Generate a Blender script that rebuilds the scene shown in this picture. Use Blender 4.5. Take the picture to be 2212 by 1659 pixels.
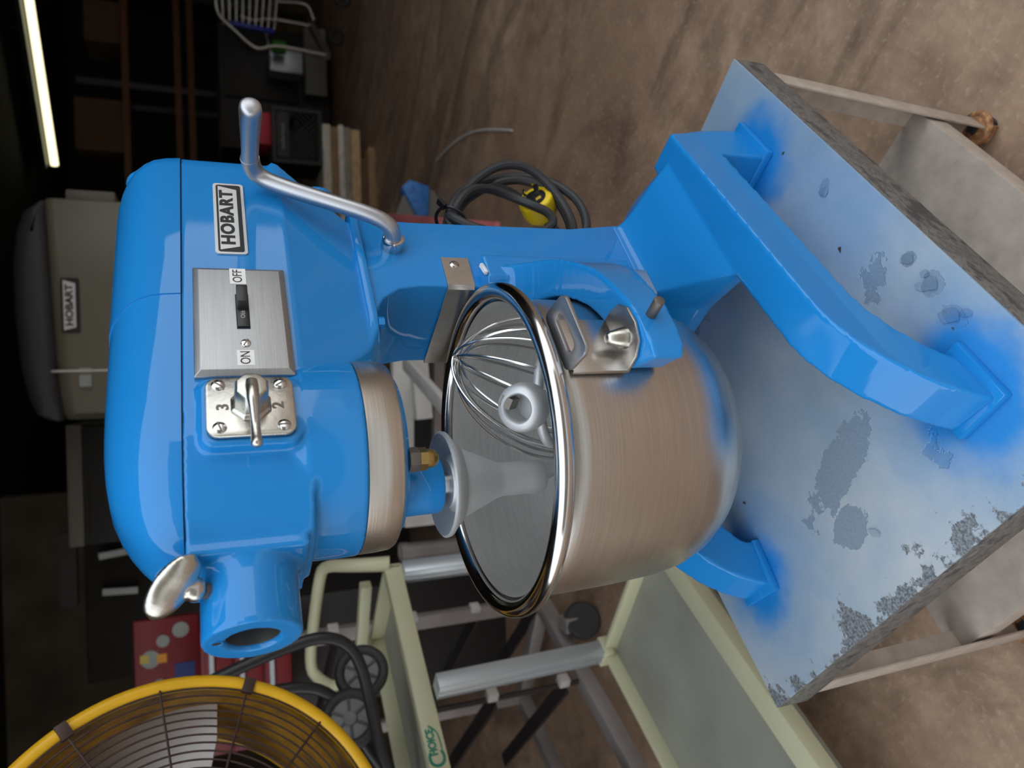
import bpy, bmesh, math, random
from math import pi, sin, cos, sqrt, radians, atan2
from mathutils import Vector, Matrix
for o in list(bpy.data.objects): bpy.data.objects.remove(o)
random.seed(7)
S = bpy.context.scene
COL = S.collection
# World: x = the way the mixer's attachment hub points, y = the mixer's near side, z up, metres.
# Working coordinates count z from the bowl rim; ZO lifts everything so that the floor is z = 0.
ZO = 0.8926
V = Vector
CP = V((0.3775, 0.5841, 0.2629))
YAW, PITCH, ROLL, FPX = 0.9067, 0.3876, -0.031, 1609.3
HD = V((-cos(YAW), -sin(YAW), 0)); RT = V((-sin(YAW), cos(YAW), 0)); UZ = V((0, 0, 1))
# ---------------- camera (the photograph was taken with the camera turned on its side) -------------
def make_camera():
    fw = HD*cos(PITCH) - UZ*sin(PITCH)
    up = HD*sin(PITCH) + UZ*cos(PITCH)
    r2 = RT*cos(ROLL) + up*sin(ROLL); u2 = up*cos(ROLL) - RT*sin(ROLL)
    X, Y, Z = -u2, r2, -fw
    cam = bpy.data.cameras.new('camera'); o = bpy.data.objects.new('camera', cam); COL.objects.link(o)
    m = Matrix((X, Y, Z)).transposed().to_4x4(); m.translation = CP + UZ*ZO
    o.matrix_world = m
    cam.sensor_width = 36; cam.sensor_fit = 'HORIZONTAL'; cam.lens = 36*FPX/2212
    cam.clip_start = 0.02; cam.clip_end = 200
    cam.dof.use_dof = True; cam.dof.focus_distance = 0.74; cam.dof.aperture_fstop = 6.0
    S.camera = o
make_camera()
# ---------------- world and light -------------
def make_world():
    w = bpy.data.worlds.new('overcast_sky'); S.world = w; w.use_nodes = True
    nt = w.node_tree; bg = nt.nodes['Background']
    tc = nt.nodes.new('ShaderNodeTexCoord'); sp = nt.nodes.new('ShaderNodeSeparateXYZ')
    cr = nt.nodes.new('ShaderNodeValToRGB'); cr.color_ramp.elements[0].position = 0.0
    cr.color_ramp.elements[0].color = (0.86, 0.87, 0.88, 1)
    cr.color_ramp.elements[1].position = 1.0; cr.color_ramp.elements[1].color = (0.72, 0.82, 0.94, 1)
    nt.links.new(tc.outputs['Generated'], sp.inputs[0]); nt.links.new(sp.outputs[2], cr.inputs[0])
    nt.links.new(cr.outputs[0], bg.inputs[0]); bg.inputs[1].default_value = 1.9
make_world()
S.view_settings.view_transform = 'Standard'; S.view_settings.look = 'None'
S.view_settings.gamma = 1.0; S.view_settings.use_curve_mapping = False
S.view_settings.exposure = 0.40
# ---------------- node material helpers -------------
def lin(r, g, b):
    f = lambda c: (c/255/12.92) if c/255 <= .04045 else ((c/255+.055)/1.055)**2.4
    return (f(r), f(g), f(b), 1)
class M:
    """small wrapper round a Principled material"""
    def __init__(s, name, base=(.5, .5, .5, 1), metal=0, rough=.5, **kw):
        s.m = bpy.data.materials.new(name); s.m.use_nodes = True
        s.nt = s.m.node_tree; s.p = s.nt.nodes['Principled BSDF']
        s.p.inputs['Base Color'].default_value = base; s.p.inputs['Metallic'].default_value = metal
        s.p.inputs['Roughness'].default_value = rough
        for k, v in kw.items(): s.p.inputs[k.replace('_', ' ')].default_value = v
        s.pos_ = None
    def n(s, t, **kw):
        x = s.nt.nodes.new(t)
        for k, v in kw.items(): setattr(x, k, v)
        return x
    def l(s, a, b): s.nt.links.new(a, b)
    def pos(s):
        if not s.pos_: s.pos_ = s.n('ShaderNodeNewGeometry').outputs['Position']
        return s.pos_
    def scaled(s, v):
        m = s.n('ShaderNodeMapping'); m.inputs['Scale'].default_value = v; s.l(s.pos(), m.inputs[0]); return m.outputs[0]
    def noise(s, scale=5, detail=4, rough=.5, vec=None, dist=0):
        x = s.n('ShaderNodeTexNoise'); x.inputs['Scale'].default_value = scale
        x.inputs['Detail'].default_value = detail; x.inputs['Roughness'].default_value = rough
        x.inputs['Distortion'].default_value = dist
        s.l(vec or s.pos(), x.inputs['Vector']); return x.outputs[0]
    def ramp(s, fac, stops, interp='LINEAR'):
        x = s.n('ShaderNodeValToRGB'); x.color_ramp.interpolation = interp
        e = x.color_ramp.elements
        while len(e) < len(stops): e.new(.5)
        for i, (p, c) in enumerate(stops):
            e[i].position = p; e[i].color = c if len(c) == 4 else (*c, 1)
        s.l(fac, x.inputs[0]); return x.outputs[0]
    def gray(s, fac, a, b): return s.ramp(fac, [(a, (0, 0, 0, 1)), (b, (1, 1, 1, 1))])
    def mix(s, fac, a, b, mode='MIX'):
        x = s.n('ShaderNodeMix', data_type='RGBA', blend_type=mode)
        for sk, v in ((x.inputs[0], fac), (x.inputs[6], a), (x.inputs[7], b)):
            if isinstance(v, (int, float)): sk.default_value = v
            elif isinstance(v, tuple): sk.default_value = v
            else: s.l(v, sk)
        return x.outputs[2]
    def math(s, op, a, b=0):
        x = s.n('ShaderNodeMath', operation=op)
        for sk, v in ((x.inputs[0], a), (x.inputs[1], b)):
            if isinstance(v, (int, float)): sk.default_value = v
            else: s.l(v, sk)
        return x.outputs[0]
    def base(s, c): s.l(c, s.p.inputs['Base Color']); return s
    def rgh(s, c): s.l(c, s.p.inputs['Roughness']); return s
    def bump(s, h, strength=.2, dist=.001):
        b = s.n('ShaderNodeBump'); b.inputs['Strength'].default_value = strength; b.inputs['Distance'].default_value = dist
        s.l(h, b.inputs['Height']); s.l(b.outputs[0], s.p.inputs['Normal']); return s
def rng(s, fac, lo, hi):
    x = s.n('ShaderNodeMapRange'); s.l(fac, x.inputs[0]); x.inputs[3].default_value = lo; x.inputs[4].default_value = hi
    return x.outputs[0]

MT = {}
def mats():
    b = M('blue_gloss_paint', (0.010, 0.228, 0.60, 1), 0, .5, Specular_IOR_Level=.15, Coat_Weight=.8, Coat_Roughness=.045, Coat_IOR=1.5)
    b.bump(b.noise(260, 2), .10, .0006); MT['blue'] = b.m
    def brushed(name, sc, col, r0, r1, strength=.12, an=.6):
        b = M(name, col, 1, .3, Anisotropic=an)
        v = b.scaled(sc); n = b.noise(1, 3, .6, v)
        n2 = b.noise(6, 3, .6)
        b.rgh(rng(b, b.math('MULTIPLY', n2, 1), r0, r1)); b.bump(n, strength, .0004)
        c = b.mix(n2, tuple(x*.92 for x in col[:3])+(1,), tuple(min(1, x*1.06) for x in col[:3])+(1,)); c = b.mix(b.math('MULTIPLY', b.gray(n, .35, .65), .32), c, tuple(x*.6 for x in col[:3])+(1,)); b.base(c)
        return b.m
    MT['bowl'] = brushed('brushed_bowl_steel', (10, 10, 620), (.60, .57, .53, 1), .24, .36, .22, .55)
    MT['bowl_in'] = brushed('satin_bowl_inside_lit', (30, 30, 700), (.85, .83, .80, 1), .3, .46, .1, .3)
    MT['bowl_in'].node_tree.nodes['Principled BSDF'].inputs['Metallic'].default_value = .8  # inner steel lightened to stand in for light falling into the bowl
    MT['band'] = brushed('brushed_band_steel', (10, 10, 800), (.66, .63, .58, 1), .22, .34, .2, .5)
    MT['plate'] = brushed('brushed_plate', (14, 14, 1100), (.46, .47, .475, 1), .36, .48, .12, .3)
    MT['sheet'] = brushed('brushed_sheet', (900, 60, 60), (.62, .59, .55, 1), .24, .36, .12, .3)
    b = M('polished_steel', (.62, .61, .60, 1), 1, .14); n = b.noise(60, 4); b.rgh(rng(b, n, .08, .2)); b.bump(b.noise(35, 5), .06, .001); MT['chrome'] = b.m
    b = M('worn_nickel', (.58, .56, .50, 1), 1, .25); n = b.noise(70, 5); b.rgh(rng(b, n, .15, .4)); b.bump(b.noise(220, 4), .15, .0008); MT['nickel'] = b.m
    b = M('bare_aluminium', (.52, .53, .55, 1), 1, .36); b.rgh(rng(b, b.noise(40, 4), .3, .5)); b.bump(b.noise(1, 3, .6, b.scaled((60, 900, 900))), .08, .0004); MT['alu'] = b.m
    b = M('cast_aluminium', (.60, .61, .61, 1), .55, .42); b.rgh(rng(b, b.noise(30, 4), .34, .55)); b.bump(b.noise(1400, 3), .35, .0006); MT['cast'] = b.m
    b = M('steel_wire', (.70, .69, .66, 1), 1, .22); MT['wire'] = b.m
    b = M('brass', (.42, .28, .10, 1), 1, .33); b.bump(b.noise(300, 3), .15, .0005); MT['brass'] = b.m
    b = M('dark_steel', (.18, .16, .14, 1), .8, .5); b.bump(b.noise(400, 3), .25, .0006); MT['dsteel'] = b.m
    b = M('machined_bore', (.30, .29, .26, 1), 1, .45); b.bump(b.noise(600, 2), .3, .0004); MT['bore'] = b.m
    MT['black'] = M('black_plastic', (.012, .012, .013, 1), 0, .35).m
    MT['print'] = M('black_print', (.012, .012, .012, 1), 0, .5).m
    MT['pale_print'] = M('pale_print', (.45, .42, .36, 1), 0, .5).m
    MT['sticker'] = M('white_sticker', (.86, .86, .84, 1), 0, .45).m
    b = M('badge_silver', (.62, .62, .61, 1), .6, .38); b.bump(b.noise(900, 2), .25, .0004); MT['badge'] = b.m
    MT['gap'] = M('dark_gap', (.01, .02, .04, 1), 0, .8).m  # near-black colour stands in for the shade inside gaps
    b = M('black_rubber', (.03, .031, .033, 1), 0, .55); b.bump(b.noise(300, 3), .2, .0006); MT['rubber'] = b.m
    b = M('yellow_plug', (.85, .60, .015, 1), 0, .4); MT['yplug'] = b.m
    b = M('chipped_paint_white', (.8, .82, .85, 1), 0, .4); MT['chip'] = b.m
mats()
# ---------------- mesh builder: every primitive is a closed solid made of rings -------------
def frame(n):
    n = n.normalized(); a = n.cross(V((0, 0, 1)) if abs(n.z) < .9 else V((1, 0, 0))).normalized()
    return a, n.cross(a)
class MB:
    def __init__(s): s.v = []; s.f = []; s.T = None
    def add(s, vs, fs):
        k = len(s.v)
        s.v += [(s.T @ V(p)) if s.T else V(p) for p in vs]
        s.f += [tuple(i+k for i in f) for f in fs]; return s
    def loft(s, rings, closed=False, caps=True):
        n = len(rings[0]); vs = [p for r in rings for p in r]; fs = []
        m = len(rings); rr = range(m if closed else m-1)
        for i in rr:
            j = (i+1) % m
            for k in range(n):
                l = (k+1) % n; fs.append((i*n+k, i*n+l, j*n+l, j*n+k))
        if caps and not closed:
            fs.append(tuple(range(n-1, -1, -1))); fs.append(tuple((m-1)*n+k for k in range(n)))
        return s.add(vs, fs)
    def box(s, x0, x1, y0, y1, z0, z1):
        return s.loft([[(x0, y0, z), (x1, y0, z), (x1, y1, z), (x0, y1, z)] for z in (z0, z1)])
    def obox(s, c, ax, ay, az, hx, hy, hz):
        c, ax, ay, az = V(c), V(ax).normalized(), V(ay).normalized(), V(az).normalized()
        return s.loft([[c+ax*a*hx+ay*b*hy+az*z*hz for a, b in ((-1, -1), (1, -1), (1, 1), (-1, 1))] for z in (-1, 1)])
    def bar(s, a, b, w, h, up=(0, 0, 1)):
        a, b = V(a), V(b); d = (b-a).normalized(); u = V(up); sd = d.cross(u)
        if sd.length < 1e-4: sd = d.cross(V((1, 0, 0)))
        sd.normalize(); u = sd.cross(d)
        return s.loft([[p+sd*i*w/2+u*j*h/2 for i, j in ((-1, -1), (1, -1), (1, 1), (-1, 1))] for p in (a, b)])
    def prism(s, poly, f0, f1):
        return s.loft([[f0(*p) for p in poly], [f1(*p) for p in poly]])
    def lathe(s, prof, c=(0, 0, 0), axis=(0, 0, 1), n=48, closed=False):
        c = V(c); ax = V(axis).normalized(); a, b = frame(ax)
        rings = [[c+ax*h+(a*cos(t)+b*sin(t))*max(r, 1e-5) for t in [2*pi*k/n for k in range(n)]] for r, h in prof]
        return s.loft(rings, closed=closed)
    def cyl(s, a, b, r, n=24, r2=None):
        a, b = V(a), V(b); return s.lathe([(r, 0), (r if r2 is None else r2, (b-a).length)], a, b-a, n)
    def tube(s, pts, r, n=12, smooth=0, closed=False):
        pts = [V(p) for p in pts]; rs = r if isinstance(r, (list, tuple)) else [r]*len(pts)
        rs = list(rs)
        for _ in range(smooth):
            q, qr = [], []
            m = len(pts)
            if closed:
                for i in range(m):
                    a, b = pts[i], pts[(i+1) % m]; q += [a*.75+b*.25, a*.25+b*.75]; qr += [rs[i], rs[(i+1) % m]]
            else:
                q = [pts[0]]; qr = [rs[0]]
                for i in range(m-1):
                    a, b = pts[i], pts[i+1]
                    if i > 0: q.append(a*.75+b*.25); qr.append(rs[i]*.75+rs[i+1]*.25)
                    if i < m-2: q.append(a*.25+b*.75); qr.append(rs[i]*.25+rs[i+1]*.75)
                q.append(pts[-1]); qr.append(rs[-1])
            pts, rs = q, qr
        m = len(pts); prev = None; rings = []
        for i, p in enumerate(pts):
            d = (pts[(i+1) % m]-pts[i-1]) if closed else (pts[min(i+1, m-1)]-pts[max(i-1, 0)])
            d.normalize()
            if prev is None: a, b = frame(d)
            else:
                a = prev - d*prev.dot(d)
                a = a.normalized() if a.length > 1e-6 else frame(d)[0]
                b = d.cross(a)
            prev = a
            rings.append([p+(a*cos(t)+b*sin(t))*rs[i] for t in [2*pi*k/n for k in range(n)]])
        return s.loft(rings, closed=closed)
    def torus(s, c, R, r, axis=(0, 0, 1), n=64, k=16):
        return s.lathe([(R+r*cos(t), r*sin(t)) for t in [2*pi*i/k for i in range(k)]], c, axis, n, closed=True)
    def ball(s, c, r, sx=1, sy=1, sz=1, n=16):
        return s.loft([[V(c)+V((sx*r*sin(a)*cos(t), sy*r*sin(a)*sin(t), sz*r*cos(a))) for t in [2*pi*k/n for k in range(n)]]
                       for a in [pi*(.02+.96*i/(n//2)) for i in range(n//2+1)]])
    def arr(s, other): return s.add(other.v, other.f)
def dense(pts, k=4):
    """Catmull-Rom curve through tuples of any length"""
    out = []; n = len(pts)
    for i in range(n-1):
        p0, p1, p2, p3 = pts[max(i-1, 0)], pts[i], pts[i+1], pts[min(i+2, n-1)]
        for j in range(k):
            t = j/k
            out.append(tuple(.5*(2*b+(c-a)*t+(2*a-5*b+4*c-d)*t*t+(3*b-a-3*c+d)*t**3) for a, b, c, d in zip(p0, p1, p2, p3)))
    return out+[tuple(pts[-1])]
def rrect(w, h, r, n=5):
    out = []
    for cx, cy, a0 in ((w/2-r, h/2-r, 0), (-w/2+r, h/2-r, 90), (-w/2+r, -h/2+r, 180), (w/2-r, -h/2+r, 270)):
        for i in range(n+1):
            a = radians(a0+90*i/n); out.append((cx+r*cos(a), cy+r*sin(a)))
    return out
def mesh_from(mb, name, bevel=0, seg=2, angle=35, fuse=0, smooth=0, up=ZO):
    me = bpy.data.meshes.new(name)
    me.from_pydata([p+V((0, 0, up)) for p in mb.v], [], mb.f); me.update()
    bm = bmesh.new(); bm.from_mesh(me); bmesh.ops.recalc_face_normals(bm, faces=bm.faces)
    if bevel:
        ed = [e for e in bm.edges if len(e.link_faces) == 2 and e.calc_face_angle(0) > radians(28)]
        bmesh.ops.bevel(bm, geom=ed, offset=bevel, segments=seg, affect='EDGES', profile=.5, clamp_overlap=True)
    bm.to_mesh(me); bm.free()
    if fuse:
        o = bpy.data.objects.new('temp', me); COL.objects.link(o)
        r = o.modifiers.new('r', 'REMESH'); r.mode = 'VOXEL'; r.voxel_size = fuse
        if smooth:
            q = o.modifiers.new('s', 'SMOOTH'); q.iterations = smooth; q.factor = .5
        dg = bpy.context.evaluated_depsgraph_get(); dg.update()
        me2 = bpy.data.meshes.new_from_object(o.evaluated_get(dg)); bpy.data.objects.remove(o); bpy.data.meshes.remove(me)
        me = me2; me.name = name
        me.polygons.foreach_set('use_smooth', [True]*len(me.polygons)); me.update(); return me
    me.polygons.foreach_set('use_smooth', [True]*len(me.polygons))
    me.set_sharp_from_angle(angle=radians(angle)); me.update(); return me
def put(mb, name, m, parent=None, label=None, cat=None, group=None, kind=None, **kw):
    """link the builder's mesh as one object; its vertices are in world coordinates"""
    me = mesh_from(mb, name, **kw)
    me.materials.append(MT[m] if isinstance(m, str) else m)
    o = bpy.data.objects.new(name, me); COL.objects.link(o)
    if parent:
        o.parent = parent; root = wm(parent)
        me.transform(root.inverted())
    else:
        lo = [min(v.co[i] for v in me.vertices) for i in range(3)]; hi = [max(v.co[i] for v in me.vertices) for i in range(3)]
        c = V(((lo[0]+hi[0])/2, (lo[1]+hi[1])/2, lo[2])); me.transform(Matrix.Translation(-c)); o.location = c
    return tag(o, label, cat, group, kind)
def wm(o):
    m = o.matrix_basis.copy()
    while o.parent: o = o.parent; m = o.matrix_basis @ m
    return m
def tag(o, label=None, cat=None, group=None, kind=None):
    for k, v in (('label', label), ('category', cat), ('group', group), ('kind', kind)):
        if v: o[k] = v
    return o
def thing(name, loc, label, cat, group=None):
    o = bpy.data.objects.new(name, None); COL.objects.link(o); o.empty_display_size = .1
    o.location = V(loc)+UZ*ZO
    return tag(o, label, cat, group)
def copy_tree(o, parent=None):
    c = o.copy(); COL.objects.link(c)
    if parent: c.parent = parent
    for ch in o.children: copy_tree(ch, c)
    return c
def text(name, body, m, parent, origin, right, up, size, extrude=.0004, bold=0.0, width=None, **kw):
    cu = bpy.data.curves.new(name, 'FONT'); cu.body = body; cu.size = size; cu.extrude = extrude; cu.offset = bold
    cu.align_x = 'CENTER'; cu.align_y = 'CENTER'; cu.resolution_u = 6
    for k, v in kw.items(): setattr(cu, k, v)
    t = bpy.data.objects.new('temp', cu); COL.objects.link(t)
    dg = bpy.context.evaluated_depsgraph_get(); dg.update()
    me = bpy.data.meshes.new_from_object(t.evaluated_get(dg)); bpy.data.objects.remove(t)
    if width:
        xs = [v.co.x for v in me.vertices]; k = width/(max(xs)-min(xs)); me.transform(Matrix.Diagonal((k, 1, 1, 1)))
    r, u = V(right).normalized(), V(up).normalized(); n = r.cross(u)
    T = Matrix((r, u, n)).transposed().to_4x4(); T.translation = V(origin)+UZ*ZO
    me.transform(wm(parent).inverted() @ T if parent else T)
    me.materials.clear(); me.materials.append(MT[m] if isinstance(m, str) else m)
    o = bpy.data.objects.new(name, me); COL.objects.link(o)
    if parent: o.parent = parent
    return o
def screw(parent, c, n, r, m='chrome', slot=.6, head=.0016):
    """slotted round-head screw; the slot is a dark bar set across the dome"""
    c, n = V(c), V(n).normalized(); mb = MB()
    mb.lathe([(r, 0), (r, head*.35), (r*.85, head*.8), (r*.45, head*1.05), (r*.1, head*1.1)], c, n, 20)
    s_ = put(mb, 'screw', m, parent)
    a, b = frame(n); d = a*cos(slot)+b*sin(slot)
    put(MB().obox(c+n*head*.95, d, n.cross(d), n, r*.92, r*.13, head*.22), 'slot', 'dsteel', s_)
    return s_
# ================= the setting: floor first =================
def BG(r, d, h): return CP.x+HD.x*d+RT.x*r, CP.y+HD.y*d+RT.y*r, h-ZO     # r right, d forward of the camera, h above floor
BGM = Matrix((RT, HD, UZ)).transposed().to_4x4(); BGM.translation = V((CP.x, CP.y, -ZO))
def bgmb(): m = MB(); m.T = BGM; return m
CEIL0 = .55; CEILH = 3.15
def setting():
    b = M('stained_concrete', rough=.6)
    n1 = b.noise(.9, 5, .6, dist=.6); n2 = b.noise(9, 6, .65); n3 = b.noise(70, 3, .6)
    streak = b.noise(1, 5, .62, b.scaled((3.2, 1.1, 1)), dist=1.2)
    c = b.ramp(n1, [(.30, lin(146, 117, 94)), (.5, lin(178, 147, 120)), (.72, lin(204, 174, 146))])
    c = b.mix(b.gray(n2, .35, .75), c, lin(138, 110, 90), 'MIX'); 
    c = b.mix(b.math('MULTIPLY', b.gray(streak, .50, .66), .62), c, lin(86, 66, 56))
    c = b.mix(b.math('MULTIPLY', b.gray(n3, .56, .72), .5), c, lin(206, 180, 156))
    b.base(c); b.rgh(rng(b, n2, .42, .8)); b.bump(n3, .35, .004); MT['floor'] = b.m
    m = bgmb(); m.box(-9, 9, -6.5, 14, -.1, 0); put(m, 'floor', 'floor', kind='structure')
    b = M('pale_bounce_surface', rough=.8); n = b.noise(2.5, 5, .6); b.base(b.ramp(n, [(.3, lin(176, 172, 164)), (.7, lin(206, 202, 194))])); b.bump(b.noise(40, 3), .3, .003); MT['bounce'] = b.m
    m = bgmb(); m.box(-9, 9, -6.3, -1.35, 0, .012); put(m, 'bounce_floor', 'bounce', kind='structure')  # unseen pale slab added to brighten reflections and fill light
    b = M('dark_painted_wall', lin(40, 38, 36), 0, .9); n = b.noise(1.2, 5); b.base(b.ramp(n, [(.3, lin(26, 25, 24)), (.7, lin(52, 49, 45))])); MT['darkwall'] = b.m
    b = M('tan_block_wall', lin(150, 132, 112), 0, .9); n = b.noise(1.5, 5); b.base(b.ramp(n, [(.3, lin(96, 84, 72)), (.7, lin(140, 126, 108))])); MT['tanwall'] = b.m
    b = M('sky_block_surface', lin(160, 148, 132), 0, .9); n = b.noise(.6, 4); b.base(b.ramp(n, [(.3, lin(104, 92, 80)), (.7, lin(140, 126, 112))])); MT['skyblock'] = b.m
    m = bgmb(); m.box(-9, 9, 14, 14.2, 0, 4.2); put(m, 'wall_back', 'darkwall', kind='structure')
    m = bgmb(); m.box(-5.2, -5.0, CEIL0, 14, 0, 4.2); put(m, 'wall_left', 'darkwall', kind='structure')
    m = bgmb(); m.box(6.5, 6.7, CEIL0, 14, 0, 4.2); put(m, 'wall_right', 'darkwall', kind='structure')
    m = bgmb(); m.box(-5.2, 6.7, CEIL0, 14.2, CEILH, CEILH+.2); put(m, 'ceiling', 'darkwall', kind='structure')
    m = bgmb(); m.box(-5.2, 6.7, CEIL0-.15, CEIL0, 2.6, 4.2); put(m, 'shade_header', 'darkwall', kind='structure')  # unseen header added to keep sky light off the back room
    m = bgmb(); m.box(-9, 9, -6.5, -6.3, 0, 4.5); put(m, 'sky_block_wall', 'skyblock', kind='structure')  # unseen wall added to block the low sky and dim reflections
setting()
# ================= steel work table under the mixer =================
N_, R_, L_, F_ = V((.1931, .2782, 0)), V((-.4448, .2167, 0)), V((.2457, -.2671, 0)), V((-.3922, -.3286, 0))
ZT = -.3926
def work_table():
    feet = [(.095, .192), (.098, -.19), (-.318, .158), (-.318, -.158)]
    b = M('oversprayed_table_top', rough=.42)
    def foot_mask(r0, r1, pts):
        acc = None
        wob = b.math('MULTIPLY', b.math('SUBTRACT', b.noise(11, 4), .5), .11)
        for p in pts:
            d = b.n('ShaderNodeVectorMath', operation='DISTANCE'); b.l(b.pos(), d.inputs[0]); d.inputs[1].default_value = (p[0], p[1], ZT+ZO)
            dd = b.math('ADD', d.outputs['Value'], wob)
            k = b.n('ShaderNodeMapRange'); b.l(dd, k.inputs[0]); k.inputs[1].default_value = r0; k.inputs[2].default_value = r1
            k.inputs[3].default_value = 1; k.inputs[4].default_value = 0; k.interpolation_type = 'SMOOTHSTEP'
            acc = k.outputs[0] if acc is None else b.math('MAXIMUM', acc, k.outputs[0])
        return acc
    n1 = b.noise(5, 5, .6); n2 = b.noise(45, 5, .7); n3 = b.noise(300, 2)
    c = b.ramp(n1, [(.3, lin(146, 162, 172)), (.5, lin(168, 180, 188)), (.72, lin(192, 196, 198))])
    c = b.mix(b.math('MULTIPLY', b.gray(b.noise(7, 3, .5, dist=.4), .42, .62), .30), c, lin(116, 156, 188))
    c = b.mix(b.math('MULTIPLY', b.gray(n2, .5, .8), .35), c, lin(176, 184, 200))
    # flaked-off paint: grey metal with hard edges
    fl = b.gray(b.noise(6.5, 7, .62, dist=.3), .655, .662)
    def patch(cx, cy, an, lx, ly, soft=.03):
        mp = b.n('ShaderNodeMapping'); mp.vector_type = 'TEXTURE'; mp.inputs['Location'].default_value = (cx, cy, ZT+ZO); mp.inputs['Rotation'].default_value = (0, 0, an); mp.inputs['Scale'].default_value = (lx, ly, 1)
        b.l(b.pos(), mp.inputs[0]); ln_ = b.n('ShaderNodeVectorMath', operation='LENGTH'); b.l(mp.outputs[0], ln_.inputs[0])
        return b.gray(b.math('ADD', b.math('SUBTRACT', 1, ln_.outputs['Value']), b.math('MULTIPLY', b.math('SUBTRACT', b.noise(14, 7, .68), .5), 2.6)), -soft, soft)
    pm = patch(.068, .012, .35, .026, .085); pm = b.math('MAXIMUM', pm, patch(.125, -.010, .2, .022, .03))
    for a_ in ((-.19, .205, .4, .006, .010), (-.045, .228, 0, .007, .008), (-.008, .229, .8, .013, .013), (.035, .228, .2, .014, .008)):
        pm = b.math('MAXIMUM', pm, patch(*a_))
    fl = b.math('MAXIMUM', fl, pm)
    c = b.mix(fl, c, b.ramp(n3, [(.3, lin(128, 146, 162)), (.7, lin(142, 156, 168))]))
    c = b.mix(b.math('MULTIPLY', foot_mask(.04, .16, feet+[(-.16, .19)]), .34), c, (0.03, .25, .60, 1))
    c = b.mix(foot_mask(.035, .085, feet), c, (0.010, .225, .60, 1))
    # bare scuffed metal along the near edges of the top
    def edge_mask(p, q, w):
        d = (q-p).normalized(); nn = V((-d.y, d.x, 0)); c0 = nn.dot(p)
        v = b.n('ShaderNodeVectorMath', operation='DOT_PRODUCT'); b.l(b.pos(), v.inputs[0]); v.inputs[1].default_value = nn
        dist = b.math('ABSOLUTE', b.math('SUBTRACT', v.outputs['Value'], c0))
        return b.math('SUBTRACT', 1, b.math('DIVIDE', dist, w))
    em = b.math('ADD', edge_mask(N_, L_, .075), b.math('MULTIPLY', b.math('SUBTRACT', b.noise(16, 6, .7), .5), 3.2))
    c = b.mix(b.gray(em, .78, .86), c, b.ramp(n3, [(.4, lin(96, 100, 104)), (.6, lin(140, 146, 150))]))
    # rust specks
    c = b.mix(b.gray(b.noise(38, 2), .745, .76), c, lin(70, 62, 60))
    b.base(c)
    hb = b.math('ADD', b.math('MULTIPLY', fl, -1.2), b.math('MULTIPLY', n2, .5)); hb = b.math('ADD', hb, b.math('MULTIPLY', b.noise(700, 2), .35))
    b.bump(hb, .5, .0012); b.rgh(rng(b, n2, .35, .6)); b.p.inputs['Metallic'].default_value = .12
    MT['tabletop'] = b.m
    b = M('scuffed_steel_skirt', rough=.4, metal=.3)
    n = b.noise(26, 6, .7, b.scaled((1, 1, 2))); b.base(b.ramp(n, [(.40, lin(74, 76, 78)), (.52, lin(128, 126, 122)), (.58, lin(92, 92, 92)), (.75, lin(158, 156, 150))])); b.bump(n, .25, .001)
    b.rgh(rng(b, b.noise(60, 4), .3, .6)); MT['skirt'] = b.m
    b = M('galvanised_steel', rough=.45, metal=.2); n = b.noise(40, 5); b.base(b.ramp(n, [(.3, lin(176, 162, 150)), (.7, lin(200, 186, 172))])); b.bump(b.noise(500, 2), .2, .0005); MT['galv'] = b.m
    b = M('rusty_caster', rough=.7); n = b.noise(90, 5); b.base(b.ramp(n, [(.35, lin(110, 72, 46)), (.55, lin(160, 112, 72)), (.7, lin(196, 152, 104))])); b.bump(n, .5, .002); MT['rust'] = b.m
    root = thing('work_table', ((N_+F_)/2)[:2]+(-ZO,) if False else (-.1, -.025, -ZO),
                 'low wheeled steel table with blue overspray on its peeling top, carrying the blue mixer', 'table')
    c = (N_+R_+L_+F_)/4
    def quad(pts, z): return [(p.x, p.y, z) for p in pts]
    Q = [N_, R_, F_, L_]
    put(MB().loft([quad(Q, ZT-.004), quad(Q, ZT)]), 'tabletop', 'tabletop', root, bevel=.0012)
    for a, b_ in ((N_, R_), (R_, F_), (F_, L_), (L_, N_)):
        n = (b_-a).normalized(); inn = (c-(a+b_)/2); inn = (inn-n*inn.dot(n)).normalized()
        m = MB().loft([[V((p.x, p.y, ZT-.004-zz)) + inn*k for p, k in ((a, 0), (b_, 0), (b_-n*.0, .003), (a+n*.0, .003))] for zz in (0, .046)])
        put(m, 'skirt_panel', 'skirt', root, bevel=.0008)
    # legs: angle iron, slightly splayed, ending at the casters
    bot = {'R': V((-.424, .198, 0)), 'L': V((.236, -.251, 0)), 'N': V((.185, .262, 0)), 'F': V((-.378, -.312, 0))}
    for k, p in (('N', N_), ('R', R_), ('L', L_), ('F', F_)):
        q = bot[k]; ins = (c-p).normalized(); p0 = p+ins*.006
        e1 = ((N_ if k in 'RL' else R_)-p); e2 = ((F_ if k in 'RL' else L_)-p) if k in 'RL' else (L_-p)
        if k == 'F': e1, e2 = R_-p, L_-p
        e1.normalize(); e2.normalize()
        m = MB()
        for e, f in ((e1, e2), (e2, e1)):
            m.loft([[V((s.x, s.y, z))+e*a+f*t for a, t in ((0, 0), (.034, 0), (.034, .003), (0, .003))] for s, z in ((p0, ZT-.006), (q, -.848))])
        put(m, 'leg', 'galv', root, bevel=.0006)
        leg = root.children[-1]
        w = q + (e1+e2)*.012
        cs = MB(); cs.lathe([(.012, 0), (.022, .003), (.022, .009), (.010, .012)], (w.x, w.y, -.863), (0, 0, 1), 24)
        cs.torus((w.x, w.y, -.858), .021, .006, (0, 0, 1), 28, 10)
        o = put(cs, 'caster_plate', 'rust', root)
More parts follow.
